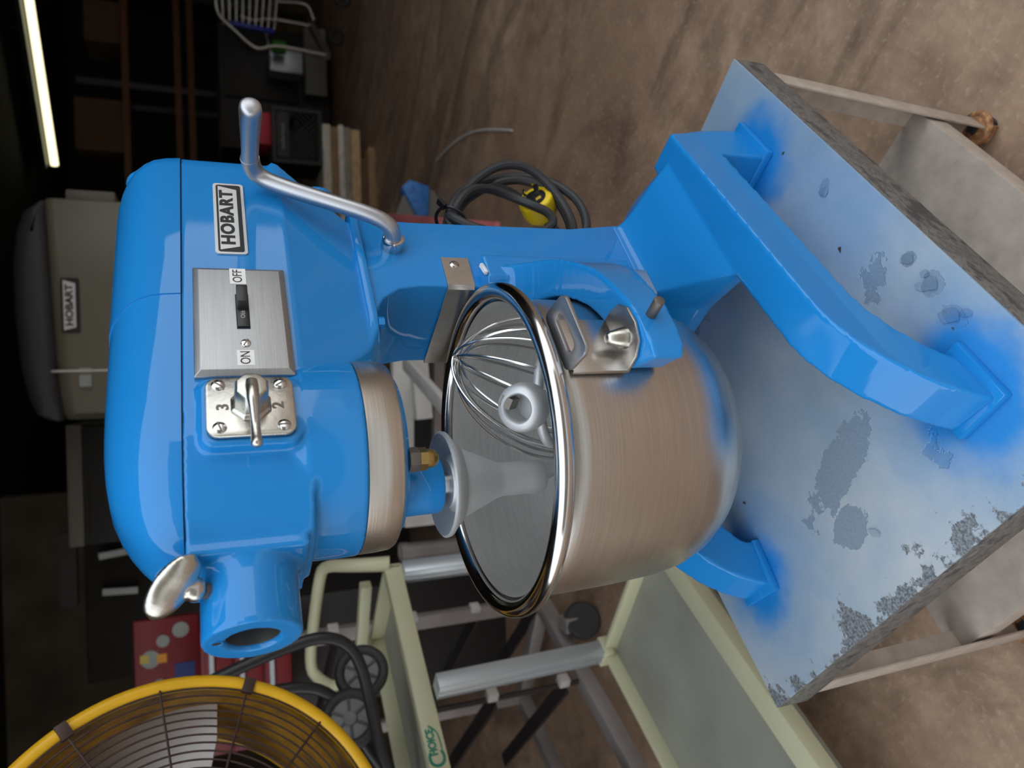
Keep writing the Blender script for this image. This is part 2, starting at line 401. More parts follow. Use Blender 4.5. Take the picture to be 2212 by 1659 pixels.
        for sgn in (-1, 1):
            put(MB().obox((w.x+e1.x*.015*sgn, w.y+e1.y*.015*sgn, -.868), e1, e2, (0, 0, 1), .002, .014, .012), 'caster_fork', 'rust', root)
        put(MB().lathe([(.006, -.011), (.019, -.011), (.0215, -.007), (.0215, .007), (.019, .011), (.006, .011)], (w.x, w.y, -.8706), e1, 28), 'caster_wheel', 'rubber', root)
    # lower shelf tray
    zs = -.73; sR, sL, sN, sF = V((-.427, .196, 0)), V((.232, -.268, 0)), V((.178, .25, 0)), V((-.375, -.30, 0))
    Q2 = [sN, sR, sF, sL]
    put(MB().loft([quad(Q2, zs-.004), quad(Q2, zs)]), 'lower_shelf', 'galv', root, bevel=.001)
    for a, b_ in ((sN, sR), (sR, sF), (sF, sL), (sL, sN)):
        n = (b_-a).normalized(); inn = (c-(a+b_)/2); inn = (inn-n*inn.dot(n)).normalized()
        m = MB().loft([[V((p.x, p.y, zs-.004-zz)) + inn*k for p, k in ((a, 0), (b_, 0), (b_, .003), (a, .003))] for zz in (0, .034)])
        put(m, 'shelf_lip', 'galv', root, bevel=.0008)
    # loose paint flakes curling up from the top
    rr = random.Random(3)
    for (x, y, s_) in [(-.185, .202, .011), (-.046, .227, .011), (-.010, .226, .016), (.03, .224, .014), (.147, .013, .010), (-.02, .232, .007), (.04, .238, .008)]:
        m = MB(); n = 9; pts = []
        for i in range(n):
            a = 2*pi*i/n; q = s_*(.55+.45*rr.random()); pts.append((cos(a)*q, sin(a)*q*.6))
        lift = lambda px, py: .0006+.0035*max(0, px/s_)**2
        m.loft([[(x+px*.6-py*.8, y+px*.8+py*.6, ZT+.0003+lift(px, py)+t) for px, py in pts] for t in (0, .0004)])
        put(m, 'paint_flake', 'tabletop', root)
    return root
work_table()
# ================= blue planetary mixer =================
def mirror(pts): return pts + [(x, -y) for x, y in reversed(pts) if abs(y) > 1e-6]
OUT = mirror([(-.345, .058), (-.338, .068), (-.322, .079), (-.312, .0805), (-.2, .0805), (-.08, .0805), (-.01, .0803), (.02, .0785), (.045, .073), (.065, .065), (.082, .054), (.093, .043), (.099, .030), (.101, .014)])
def annulus(mb, outer, inner, f0, f1):
    """closed ring with a hole; outer and inner loops have the same count"""
    return mb.loft([[f0(*p) for p in outer], [f1(*p) for p in outer], [f1(*p) for p in inner], [f0(*p) for p in inner]], closed=True)
def mixer():
    root = thing('stand_mixer', (-.1, 0, ZT), 'glossy blue benchtop planetary mixer standing on the paint-sprayed steel table', 'mixer')
    # --- gear head casting ---
    m = MB()
    m.loft([[(x, y, z) for x, y in OUT] for z in (.187, .2815)])
    rear = lambda z, hw, xr, xf: [(xr, hw*.8, z), (xr+.012, hw, z), (xf-.03, hw, z), (xf, hw*.7, z), (xf, -hw*.7, z), (xf-.03, -hw, z), (xr+.012, -hw, z), (xr, -hw*.8, z)]
    m.loft([rear(.195, .0805, -.340, 0), rear(.188, .0805, -.337, 0), rear(.150, .069, -.300, -.02), rear(.120, .0605, -.272, -.05), rear(.108, .0605, -.272, -.08)])
    m.lathe([(.089, .143), (.0898, .16), (.0895, .19), (.083, .21), (.076, .23)], n=96)
    m.box(.03, .1045, -.043, .043, .193, .2815)
    hz, hx, hr = .2366, .1576, .0368
    m.lathe([(1e-5, .03), (hr+.004, .03), (hr+.004, .103), (hr+.0005, .112), (hr, .12), (hr, hx-.001), (hr-.001, hx), (.0215, hx), (.0200, hx-.002), (.0200, .112), (1e-5, .112)], (0, 0, hz), (1, 0, 0), 72)
    m.lathe([(.018, -.012), (.018, .004), (.012, .008), (.001, .009)], (-.333, .03, .140), (-.8, .1, -.1), 20)
    m.lathe([(.018, -.012), (.018, .004), (.012, .008), (.001, .009)], (-.335, .035, .318), (-.8, .1, .2), 20)
    m.loft([[(x, y, z) for x, z in [(p[0]+.0055, p[1]+.232) for p in rrect(.066, .075, .010)]] for y in (.05, .0875)])
    put(m, 'gear_head', 'blue', root, fuse=.0021, smooth=2)
    # dark liner for the hub bore; flat dark disc painting the index hole's shade
    put(MB().lathe([(.0203, hx-.040), (.0203, hx-.004), (.0198, hx-.004), (.0192, hx-.040)], (0, 0, hz), (1, 0, 0), 48, closed=True), 'hub_bore', 'bore', root)
    put(MB().lathe([(.0048, -.0003), (.0048, .0006), (.0036, .0006), (.003, -.0003)], (hx, .004, .2622), (1, 0, 0), 24, closed=True), 'index_hole_edge', 'blue', root)
    put(MB().lathe([(.0037, 0), (.0037, .0002)], (hx, .004, .2622), (1, 0, 0), 24), 'index_hole_shade', 'gap', root)
    # --- top cover ---
    lv = [(.2825, 0, 0, 0), (.2832, 0, 0, 0), (.296, .0010, .004, .001), (.306, .003, .009, .003), (.315, .0075, .019, .006), (.323, .014, .030, .010), (.330, .023, .042, .017), (.336, .034, .057, .026), (.340, .045, .078, .036), (.3425, .056, .100, .048), (.3435, .067, .125, .065)]
    def cover(infl):
        mm = MB()
        rings = []
        for z, iy, fx, bx in lv:
            r = []
            for x, y in OUT:
                y2 = y*(1-iy/.0805)*(1+infl/.08) ; 
                x2 = x - fx*max(0, x+.10)/.2 if x > -.10 else x + bx*max(0, -.2-x)/.145
                r.append((x2*(1+infl*2 if x < 0 else 1), y2, z+(infl if z > .30 else 0)))
            rings.append(r)
        return mm.loft(rings)
    def clip(me, co, no):
        bm = bmesh.new(); bm.from_mesh(me); g = list(bm.verts)+list(bm.edges)+list(bm.faces)
        r = bmesh.ops.bisect_plane(bm, geom=g, plane_co=co, plane_no=no, clear_outer=True)
        ed = [e for e in r['geom_cut'] if isinstance(e, bmesh.types.BMEdge)]
        bmesh.ops.holes_fill(bm, edges=ed); bmesh.ops.recalc_face_normals(bm, faces=bm.faces)
        bm.to_mesh(me); bm.free(); me.set_sharp_from_angle(angle=radians(50)); me.update()
    for nm, infl, no in (('front_top_cover', 0, (-1, 0, 0)), ('rear_top_cover', .0009, (1, 0, 0))):
        o = put(cover(infl), nm, 'blue', root, angle=60)
        clip(o.data, V((-.128, 0, .28))-V((-.1, 0, ZT)), no)
    put(MB().loft([[(x*.985, y*.985, z) for x, y in OUT] for z in (.2805, .2835)]), 'cover_seam_shade', 'gap', root)  # dark slab under the cover paints the shade in the seam groove
    # --- column, base and feet ---
    m = MB()
    prof = [(-.268, .112), (-.266, .05), (-.270, -.15), (-.282, -.222), (-.162, -.222), (-.165, -.1), (-.165, .055), (-.160, .080), (-.146, .098), (-.120, .112)]
    m.prism(prof, lambda x, z: (x, .0605, z), lambda x, z: (x, -.0605, z))
    put(m, 'column', 'blue', root, bevel=.0025, seg=3)
    put(MB().loft([[(x, y, z) for x, y in mirror([(-.283, .05), (-.27, .0655), (-.12, .0655), (-.092, .055), (-.083, .035)])] for z in (.1085, .1175)]), 'head_flange', 'blue', root, bevel=.002)
    put(MB().lathe([(.006, 0), (.006, .006), (.004, .007)], (-.115, .058, .1085), (0, 0, -1), 6), 'flange_bolt', 'blue', root)
    m = MB()
    arm = [(-.322, -.262), (-.24, -.262), (-.10, -.262), (-.02, -.262), (.012, -.264), (.036, -.272), (.057, -.284), (.077, -.302), (.094, -.322), (.108, -.345), (.119, -.371), (.122, -.384),
           (.066, -.384), (.062, -.368), (.036, -.344), (.012, -.330), (-.02, -.321), (-.128, -.320), (-.284, -.319), (-.287, -.384), (-.354, -.384), (-.340, -.313)]
    ARM = arm[:3]+dense(arm[2:12], 4)[1:]+dense(arm[12:18], 4)+arm[18:]
    for sg in (1, -1):
        m.prism(ARM, lambda x, z: (x, sg*(.17+.1*(x+.33)), z), lambda x, z: (x, sg*(.12+.1*(x+.33)), z))
    a0 = (-.283, -.162, .0605); a1 = (-.325, -.104, .150)
    rings = []
    for z, t in dense([(-.212, 0), (-.222, .03), (-.230, .14), (-.239, .35), (-.248, .62), (-.257, .84), (-.264, .98)], 4)+[(-.268, 1), (-.280, 1)]:
        q = [a0[i]*(1-t)+a1[i]*t for i in range(3)]
        rings.append([(q[0], q[2]*.55, z), (q[0]+.02*t+.004, q[2], z), (q[1], q[2], z), (q[1]-.02*t, q[2]*.5, z), (q[1]-.02*t, -q[2]*.5, z), (q[1], -q[2], z), (q[0]+.02*t+.004, -q[2], z), (q[0], -q[2]*.55, z)])
    m.loft(rings)
    put(m, 'base_casting', 'blue', root, fuse=.0024, smooth=2)
    for x, y, an, hx_, hy_ in ((.0935, .190, .08, .034, .031), (.0965, -.190, -.08, .034, .031), (-.3215, .1505, .08, .037, .029), (-.3215, -.1505, -.08, .037, .029)):
        put(MB().obox((x, y, ZT+.0055), (cos(an), sin(an), 0), (-sin(an), cos(an), 0), (0, 0, 1), hx_, hy_, .0055), 'foot_pad', 'blue', root, bevel=.002)
    # --- bowl lift: steel ways, sliding yoke with two arms ---
    for sg in (1, -1):
        put(MB().box(-.192, -.152, sg*.060, sg*.0685, -.222, -.020) if sg > 0 else MB().box(-.192, -.152, -.0685, -.060, -.222, -.020), 'slide_way', 'sheet', root, bevel=.001)
    m = MB()
    m.loft([[(x, y, z) for x, y in [(-.200, .0765), (-.166, .0765), (-.146, .056), (-.146, -.056), (-.166, -.0765), (-.200, -.0765)]] for z in (-.196, -.014)])
    for sg in (1, -1):
        st = [(-.168, .052, .024, -.018, -.190), (-.150, .082, .022, -.050, -.165), (-.125, .114, .0185, -.066, -.140), (-.085, .143, .0178, -.074, -.124), (-.045, .1605, .018, -.075, -.115), (-.010, .168, .0205, -.0755, -.112), (.024, .168, .0205, -.0765, -.110), (.032, .166, .0165, -.080, -.108)]
        rings = []; st = dense(st, 4)
        for i, (x, y, t, zt, zb) in enumerate(st):
            a, b_ = st[max(i-1, 0)], st[min(i+1, len(st)-1)]; d = V((b_[0]-a[0], b_[1]-a[1], 0)).normalized(); nn = V((-d.y, d.x, 0))
            rings.append([(p[0].x, sg*p[0].y, p[1]) for p in ((V((x, y, 0))+nn*t, zt), (V((x, y, 0))+nn*t, zb), (V((x, y, 0))-nn*t, zb), (V((x, y, 0))-nn*t, zt))])
        m.loft(rings)
    m.lathe([(.006, 0), (.006, .01)], (-.2, 0, 0), (0, 0, 1), 8) if False else None
    put(m, 'bowl_yoke', 'blue', root, fuse=.0022, smooth=2)
    for sg in (1, -1):
        put(MB().cyl((-.002, sg*.185, -.090), (.0, sg*.209, -.088), .0048, 20), 'stop_pin', 'dsteel', root, bevel=.0006)
    put(MB().obox((-.178, .0745, -.0125), (1, .3, 0), (0, 1, 0), (0, .2, 1), .010, .0035, .0025), 'chipped_corner', 'chip', root, bevel=.0015, seg=1)
    # --- stainless guard strip across the column front ---
    m = MB()
    tl = lambda y, z0, z1, x: [(x, y, z0), (x, y, z1)]
    pth = [(-.207, .0612), (-.166, .0615), (-.1635, .058), (-.1635, -.060)]
    inn_ = [(-.207, .0628), (-.165, .0632), (-.1615, .059), (-.1615, -.060)]
    zr = [(-.004, .0265), (-.002, .0275), (-.002, .0275), (.002, .030)]
    for i in range(3):
        rings = [[(pth[k][0], pth[k][1], zr[k][0]), (pth[k][0], pth[k][1], zr[k][1]), (inn_[k][0], inn_[k][1], zr[k][1]), (inn_[k][0], inn_[k][1], zr[k][0])] for k in (i, i+1)]
        m.loft(rings)
    g = put(m, 'guard_strip', 'sheet', root)
    screw(g, (-.196, .0628, .0135), (0, 1, 0), .0055, 'chrome', 1.0)
    # --- planetary: drip ring, carrier plate, spindle housing, grease cap ---
    put(MB().lathe([(.0845, .1435), (.0885, .1432), (.0882, .128), (.0870, .116), (.0850, .1122), (.0810, .1112), (.0780, .1125), (.0775, .14)], n=96, closed=True), 'drip_ring', 'band', root)
    m = MB(); m.lathe([(.0765, .135), (.0765, .1085), (.074, .106), (.001, .106)], n=72)
    m.lathe([(.0270, .108), (.0262, .0715), (.0245, .0690), (.012, .0685)], (.040, .006, 0), (0, 0, 1), 40)
    put(m, 'planetary_carrier', 'blue', root)
    put(MB().lathe([(.0108, .07), (.0108, .050), (.009, .040)], (.040, .006, 0), (0, 0, 1), 28), 'agitator_shaft', 'chrome', root)
    nb = MB(); nb.lathe([(.0105, .107), (.0105, .099), (.0098, .098)], (.044, .058, 0), (0, 0, 1), 6)
    put(nb, 'lock_nut', 'dsteel', root)
    nb = MB(); nb.lathe([(.0100, .098), (.0100, .0915), (.0085, .0912)], (.044, .058, 0), (0, 0, 1), 6); nb.lathe([(.0085, .092), (.0083, .087), (.0065, .083), (.003, .0808), (.0005, .0803)], (.044, .058, 0), (0, 0, 1), 24)
    put(nb, 'brass_cap_nut', 'brass', root)
    # --- lift handle ---
    h = put(MB().lathe([(.0118, -.002), (.0122, .004), (.0122, .010), (.0112, .013), (.0092, .0135)], (-.2225, .0605, .077), (0, 1, 0), 32), 'handle_collar', 'chrome', root, angle=50)
    m = MB(); m.tube([(-.2225, .062, .077), (-.2225, .076, .078), (-.2245, .088, .083), (-.232, .094, .100), (-.252, .094, .148), (-.270, .094, .190), (-.279, .096, .209), (-.281, .106, .216), (-.278, .119, .2185)],
                     [.0088, .0088, .0088, .0086, .0086, .0086, .0088, .0092, .0092], 24, 2)
    put(m, 'handle_rod', 'alu', root, angle=60)
    g0, g1 = V((-.279, .116, .2182)), V((-.2565, .190, .2205)); dd = (g1-g0).normalized(); ln = (g1-g0).length
    m = MB().lathe([(.0092, 0), (.0092, .002), (.0083, .006), (.0082, .014), (.0088, .035), (.0098, .06), (.0102, ln-.006), (.0095, ln-.001), (.0070, ln+.001), (.001, ln+.0014)], g0, dd, 36)
    put(m, 'handle_grip', 'alu', root, angle=50)
    # --- thumb screw on the hub ---
    B = V((.1225, .0195, .2675)); nn = V((0, .53, .85)).normalized()
    put(MB().lathe([(.0062, -.01), (.0062, .004), (.0055, .0045), (.0055, .006), (.0062, .0065), (.0062, .012)], B, nn, 24), 'thumb_screw_thread', 'dsteel', root)
    m = MB(); m.lathe([(.0080, .0), (.0092, .002), (.0092, .006), (.0070, .011), (.004, .014)], B+nn*.0055, nn, 28)
    la = V((.58, -.50, .72)).normalized(); la = (la-nn*la.dot(nn)*.55).normalized(); th = la.cross(nn).normalized(); sh = th.cross(la).normalized()
    if sh.dot(nn) < 0: sh = -sh
    rings = []; pc = B+nn*.0262
    for k in range(13):
        a = -1+2*k/12; w = sqrt(max(0, 1-a*a)); w = max(w, .06)
        cc = pc+la*(.0275*a); rr = []
        for j in range(20):
            t = 2*pi*j/20
            waist = 1-.25*math.exp(-(a/.35)**2)
            rr.append(cc+sh*(.0155*w*cos(t)+.001)+th*(.0080*w*sin(t)*(waist)))
        rings.append(rr)
    m.loft(rings)
    put(m, 'thumb_screw', 'nickel', root, fuse=.0011, smooth=3)
    # --- name badge ---
    Y = .0810; bx, bz, bw, bh = -.2315, .2385, .104, .0285
    R3 = (-1, 0, 0); U3 = (0, 0, 1)
    def onY(mb, poly, y0, y1, c=(bx, bz)):
        return mb.prism(poly, lambda a, b_: (c[0]-a, y0, c[1]+b_), lambda a, b_: (c[0]-a, y1, c[1]+b_))
    bd = put(onY(MB(), rrect(bw, bh, .0035), Y-.001, Y+.0010), 'name_badge', 'badge', root)
    o1 = rrect(bw-.0055, bh-.0055, .0025)
    put(onY(MB(), o1, Y+.0008, Y+.00125), 'badge_border', 'print', bd)
    tz = [(bw/2-.0058, bh/2-.0052), (-bw/2+.0058, bh/2-.0052), (-bw/2+.0115, -bh/2+.0088), (bw/2-.0115, -bh/2+.0088)]
    tz = [(bw/2-.0050, bh/2-.0046), (-bw/2+.0050, bh/2-.0046), (-bw/2+.0100, -bh/2+.0066), (bw/2-.0100, -bh/2+.0066)]
    put(onY(MB(), tz, Y+.001, Y+.0015), 'badge_field', 'badge', bd)
    text('badge_lettering', 'HOBART', 'print', bd, (bx, Y+.0015, bz+.0018), R3, U3, .0165, .0003, .0007, width=.080, space_character=1.12)
    # --- switch plate ---
    px, pz, pw, ph = -.0945, .2335, .1265, .0785
    m = MB()
    fr = lambda w, h, y: [(px-a, y, pz+b_) for a, b_ in ((w/2, h/2), (-w/2, h/2), (-w/2, -h/2), (w/2, -h/2))]
    m.loft([fr(pw, ph, .0795), fr(pw, ph, .0835), fr(pw-.0015, ph-.0015, .0842), fr(pw-.010, ph-.010, .0868)])
    sp = put(m, 'switch_plate', 'plate', root, bevel=.0005)
    put(MB().box(-.1215, -.0805, .086, .0872, .2275, .2385), 'switch_slot', 'gap', sp)
    put(MB().box(-.1195, -.0815, .0865, .0890, .2283, .2378), 'switch_body', 'black', sp, bevel=.0006)
    m = MB(); m.loft([[(x, y, z) for x, y in [(-.101, .088), (-.104, .0965), (-.1225, .0975), (-.1248, .096), (-.1248, .092), (-.117, .088)]] for z in (.2284, .2377)])
    tg = put(m, 'switch_toggle', 'black', sp, bevel=.0007)
    text('switch_lettering', 'OFF', 'pale_print', tg, (-.0955, .0890, .2333), (-1, 0, 0), (0, 0, -1), .0052, .0002)
    for nm, bd_, x, z in (('off_sticker', 'OFF', -.1445, .2352), ('on_sticker', 'ON', -.0480, .2330)):
        w = .0195 if bd_ == 'OFF' else .0165
        st = put(MB().box(x-w/2, x+w/2, .0868, .0871, z-.0068, z+.0068), nm, 'sticker', sp)
        text('sticker_lettering', bd_, 'print', st, (x, .08725, z), R3, U3, .0112, .0001, width=w*.82)
    screw(sp, (-.0640, .0868, .2322), (0, 1, 0), .0042, 'chrome', -.5)
    # --- speed selector ---
    sx, sz = .0055, .2320
    bb = put(MB().prism([(p[0]*1.0, p[1]) for p in rrect(.0560, .0655, .0085)], lambda a, b_: (sx-a, .0870, sz+b_), lambda a, b_: (sx-a, .0882, sz+b_)), 'selector_gasket', 'print', root)
    pl = put(MB().prism(rrect(.0570, .0660, .009), lambda a, b_: (sx-a, .0882, sz+b_), lambda a, b_: (sx-a, .0925, sz+b_)), 'selector_plate', 'nickel', root, bevel=.0012)
    for dx in (-.0205, .0205):
        for dz in (-.0235, .0235):
            screw(pl, (sx+dx, .0925, sz+dz), (0, 1, 0), .0052, 'chrome', random.choice((.3, .9, 2.2, 1.6)), .0014)
    for ch, dz in (('3', .0205), ('2', -.0205)):
        text('speed_number', ch, 'dsteel', pl, (sx+.001, .0926, sz+dz), R3, U3, .0125, .0004, .0003)
    oct_ = lambda r, sc=1.0: [(r*cos(pi/8+pi/4*k), r*sin(pi/8+pi/4*k)*sc) for k in range(8)]
    m = MB()
    m.loft([[(sx-a, y, sz+b_) for a, b_ in oct_(r)] for r, y in ((.0165, .0925), (.0160, .0945), (.0135, .0965), (.0130, .116), (.0115, .1185))])
    kn = put(m, 'selector_knob', 'nickel', root, bevel=.0008)
    m = MB().tube([(sx-.004, .1150, sz), (sx+.010, .1190, sz), (sx+.020, .1165, sz-.0005), (sx+.030, .1110, sz-.001), (sx+.042, .1100, sz-.001), (sx+.050, .1110, sz-.001), (sx+.0515, .1110, sz-.001)], [.0055, .0048, .0038, .0032, .0038, .0046, .0025], 16, 2)
    put(m, 'selector_lever', 'nickel', kn, angle=60)
    # --- coiled power cord behind the column ---
    cord = MB(); lp = []
    def loop(sc, y, ph, k=1.0):
        base = [(-.335, -.020), (-.362, -.030), (-.402, -.052), (-.446, -.088), (-.478, -.140), (-.476, -.190), (-.440, -.228), (-.385, -.250), (-.325, -.240), (-.290, -.190), (-.284, -.12), (-.300, -.055)]
        c0 = (-.335, -.03)
        sc *= .9
        return [(c0[0]+(x-c0[0])*sc, y+.012*sin(i*1.1+ph), c0[1]+(z-c0[1])*sc*k) for i, (x, z) in enumerate(base)]
    for sc, y, ph, k in ((1.0, .0, .4, 1), (.93, -.012, 1.7, 1.0), (.88, .012, 2.8, 1.02), (.80, -.018, 4.0, 1.06), (.62, .006, 5.2, 1.15)):
        cord.tube(loop(sc, y, ph, k), .0062, 10, 2, closed=True)
    cd = put(cord, 'power_cord', 'rubber', root)
    tie = MB().torus((-.345, 0, -.030), .021, .0022, (-.8, 0, -.55), 28, 8); tie.obox((-.352, .022, -.014), (-.6, .2, .5), (0, 1, 0), (.5, 0, .6), .006, .004, .003)
    put(tie, 'cable_tie', 'black', cd)
    pa = V((-.412, -.004, -.168)); ad = V((.35, .25, .55)).normalized(); ad = V((-.1, .75, .55)).normalized()
    m = MB().lathe([(.010, -.045), (.0235, -.03), (.0255, -.02), (.0255, -.003), (.0235, 0), (.001, 0)], pa, ad, 12)
    pg = put(m, 'plug', 'yplug', cd, bevel=.001)
    a, b_ = frame(ad)
    for t in (0.3, 2.4, 4.5):
        q = pa+a*.011*cos(t)+b_*.011*sin(t)
        put(MB().obox(q+ad*.008, a*cos(t+1.5)+b_*sin(t+1.5), a*cos(t)+b_*sin(t), ad, .0042, .001, .009), 'plug_blade', 'chrome', pg)
    put(MB().lathe([(.016, .0002), (.016, .0008)], pa, ad, 24), 'plug_face', 'black', pg)
    return root
mixer()
# ================= bowl and tools =================
def bowl():
    root = thing('mixing_bowl', (0, 0, -.237), 'brushed stainless steel mixing bowl hanging in the arms of the blue mixer', 'bowl')
    P = [(.1470, -.004), (.1472, -.03), (.1468, -.06), (.1455, -.10), (.1425, -.145), (.1385, -.168), (.131, -.188), (.120, -.204), (.105, -.217), (.086, -.2265), (.064, -.232), (.035, -.2355), (.001, -.2365)]
    put(MB().lathe(P+[(r*.988 if r > .01 else r, z+.0016) for r, z in reversed(P)], n=160, closed=True), 'bowl_shell', 'bowl', root, angle=60)
    put(MB().lathe([(max(r-.0022, .0005), z+.0021) for r, z in P]+[(max(r-.0028, .0005), z+.0027) for r, z in reversed(P)], n=160, closed=True), 'bowl_inside_lit', 'bowl_in', root, angle=60)
    put(MB().torus((0, 0, 0), .1552, .0086, (0, 0, 1), 160, 24), 'rolled_rim', 'chrome', root)
    for sg in (1, -1):
        m = MB()
        m.box(-.032, .028, min(sg*.1475, sg*.1515), max(sg*.1475, sg*.1515), -.0745, -.020)
        tab = [(-.032, .148), (.028, .148), (.027, .168), (.020, .181), (.004, .187), (-.014, .186), (-.026, .178), (-.031, .165)]
        m.prism(tab, lambda x, y: (x, sg*y, -.0750), lambda x, y: (x, sg*y, -.0720))
        br = put(m, 'lug_bracket', 'sheet', root, bevel=.0008)
        ou = rrect(.066, .034, .008); inn = rrect(.040, .0115, .0055)
        f = lambda dz: (lambda a, b_: (a-.001+b_*.12, sg*(.1685+b_), -.0165-b_*.15+dz))
        h = MB(); annulus(h, ou, inn, f(-.0022), f(.0016))
        put(h, 'lifting_ear', 'plate', root, bevel=.0006)
        put(MB().lathe([(.0098, 0), (.0094, .003), (.0058, .0165), (.004, .0185), (.001, .019)], (.004, sg*.1665, -.0722), (0, 0, 1), 28), 'locating_pin', 'nickel', root)
    return root
bowl()
def dough_hook():
    root = thing('dough_hook', (.04, .006, -.12), 'cast aluminium dough hook with a round splash disc, fitted to the mixer shaft', 'dough hook')
    c = (.040, .006, 0)
    put(MB().lathe([(.0150, .0545), (.0310, .0560), (.0430, .0635), (.0470, .0665), (.0490, .0650), (.0485, .0620), (.0440, .0585), (.0380, .052), (.030, .051), (.0150, .050)], c, (0, 0, 1), 72, closed=True), 'splash_disc', 'cast', root, angle=50)
    m = MB(); m.lathe([(.0125, .0600), (.0215, .0605), (.0225, .0575), (.0340, .0520), (.0320, .046), (.0250, .030), (.0175, .013), (.0158, .006), (.0158, -.020), (.0160, -.032), (.0135, -.0365), (.001, -.037)], c, (0, 0, 1), 48)
    put(m, 'hook_socket', 'cast', root, angle=50)
    m = MB().tube([(.040, .000, -.020), (.032, -.018, -.022), (.014, -.048, -.040), (-.008, -.066, -.075), (-.018, -.052, -.115), (-.006, -.02, -.145), (.02, .01, -.165)], [.014, .011, .0105, .011, .0105, .010, .006], 16, 2)
    put(m, 'hook_arm', 'cast', root, angle=60)
dough_hook()
def whisk():
    root = thing('wire_whisk', (.03, .03, -.21), 'large balloon wire whisk lying in the steel bowl', 'whisk')
    T = V((-.0890, .0370, .0340)); E_ = V((.020, .030, -.205)); ax = (E_-T).normalized(); a, b_ = frame(ax); Ln = (E_-T).length
    prof = [(0, 0), (.003, .014), (.012, .032), (.030, .050), (.058, .065), (.095, .073), (.130, .070), (.165, .054), (.205, .030), (Ln-.03, .012)]
    for k in range(8):
        t = pi*k/8+.15; d = a*cos(t)+b_*sin(t); f = 1-.06*(k % 3)
        off = ax*(.003*(k % 4))
        pts = [T+off+ax*h+d*r*f for h, r in reversed(prof[1:])]+[T+off+ax*.001]+[T+off+ax*h-d*r*f for h, r in prof[1:]]
        put(MB().tube(pts, .0015, 8, 2), 'wire_loop', 'wire', root)
    put(MB().lathe([(.014, 0), (.016, .004), (.016, .03), (.012, .034)], E_-ax*.034, ax, 28), 'whisk_hub', 'cast', root)
whisk()
def beater():
    P = V((.0200, .0930, .0065)); n = V((.40, .43, .62)).normalized(); a, b_ = frame(n)
    root = thing('flat_beater', tuple(P-n*.16), 'cast aluminium flat beater leaning in the bowl with its slotted hub upward', 'beater')
    ring = MB(); q = 9
    def rr(r, h, k=40): return [P+n*h+(a*cos(2*pi*i/k)+b_*sin(2*pi*i/k))*r for i in range(k)]
    ring.loft([rr(.0125, -.003), rr(.0125, .0085), rr(.0140, .0098), rr(.0185, .0088), rr(.0215, .004), rr(.0222, -.004), rr(.0215, -.014), rr(.0175, -.022), rr(.0125, -.024)], closed=True)
    put(ring, 'beater_hub', 'cast', root, angle=50)
    s1 = (b_*.9+a*.4).normalized(); s2 = n.cross(s1)
    put(MB().obox(P-s1*.0125+n*.0015, s1, s2, n, .0055, .0050, .0078), 'hub_slot', 'dsteel', root)
    put(MB().lathe([(.0120, -.028), (.0120, -.022), (.001, -.021)], P, n, 24), 'hub_socket_floor', 'dsteel', root)
    # body: spine, frame and crossbars, in the plane of n and u
    u = V((.75, -.62, -.06)); u = (u-n*u.dot(n)).normalized()
    f = MB()
    f.tube([P-n*.02, P-n*.05, P-n*.15], [.016, .011, .006], 14, 1)
    fr = [P-n*.038+u*.0, P-n*.045+u*.030, P-n*.062+u*.043, P-n*.105+u*.040, P-n*.145+u*.022, P-n*.158, P-n*.145-u*.022, P-n*.105-u*.040, P-n*.062-u*.043, P-n*.045-u*.030]
    f.tube(fr, .0052, 10, 2, closed=True)
    f.bar(P-n*.09+u*.042, P-n*.07-u*.042, .007, .007)
    f.bar(P-n*.125+u*.034, P-n*.105-u*.040, .007, .007)
    put(f, 'beater_frame', 'cast', root, angle=50)
beater()
# ================= things around and behind, in room coordinates (r right, d forward, h up) =================
def AT(px, py, D):
    """room coordinates of the point seen at a place in the photograph, D metres forward of the camera"""
    fw = HD*cos(PITCH) - UZ*sin(PITCH); up = HD*sin(PITCH) + UZ*cos(PITCH)
    r2 = RT*cos(ROLL) + up*sin(ROLL); u2 = up*cos(ROLL) - RT*sin(ROLL)
    d = r2*((1659-py-829.5)/FPX) - u2*((px-1106)/FPX) + fw
    P = CP + d*(D/d.dot(HD)); q = P-CP
    return V((q.dot(RT), q.dot(HD), P.z+ZO))
def AH(px, py, h):
    a, b = AT(px, py, 1), AT(px, py, 2); t = (h-a.z)/(b.z-a.z); return a+(b-a)*t
def bthing(name, r, d, h, label, cat, group=None):
    p = BG(r, d, h); return thing(name, p, label, cat, group)
def bput(mb, name, m, parent=None, *a, **kw):
    if mb.T is None: mb.v = [BGM @ p for p in mb.v]
    return put(mb, name, m, parent, *a, **kw)
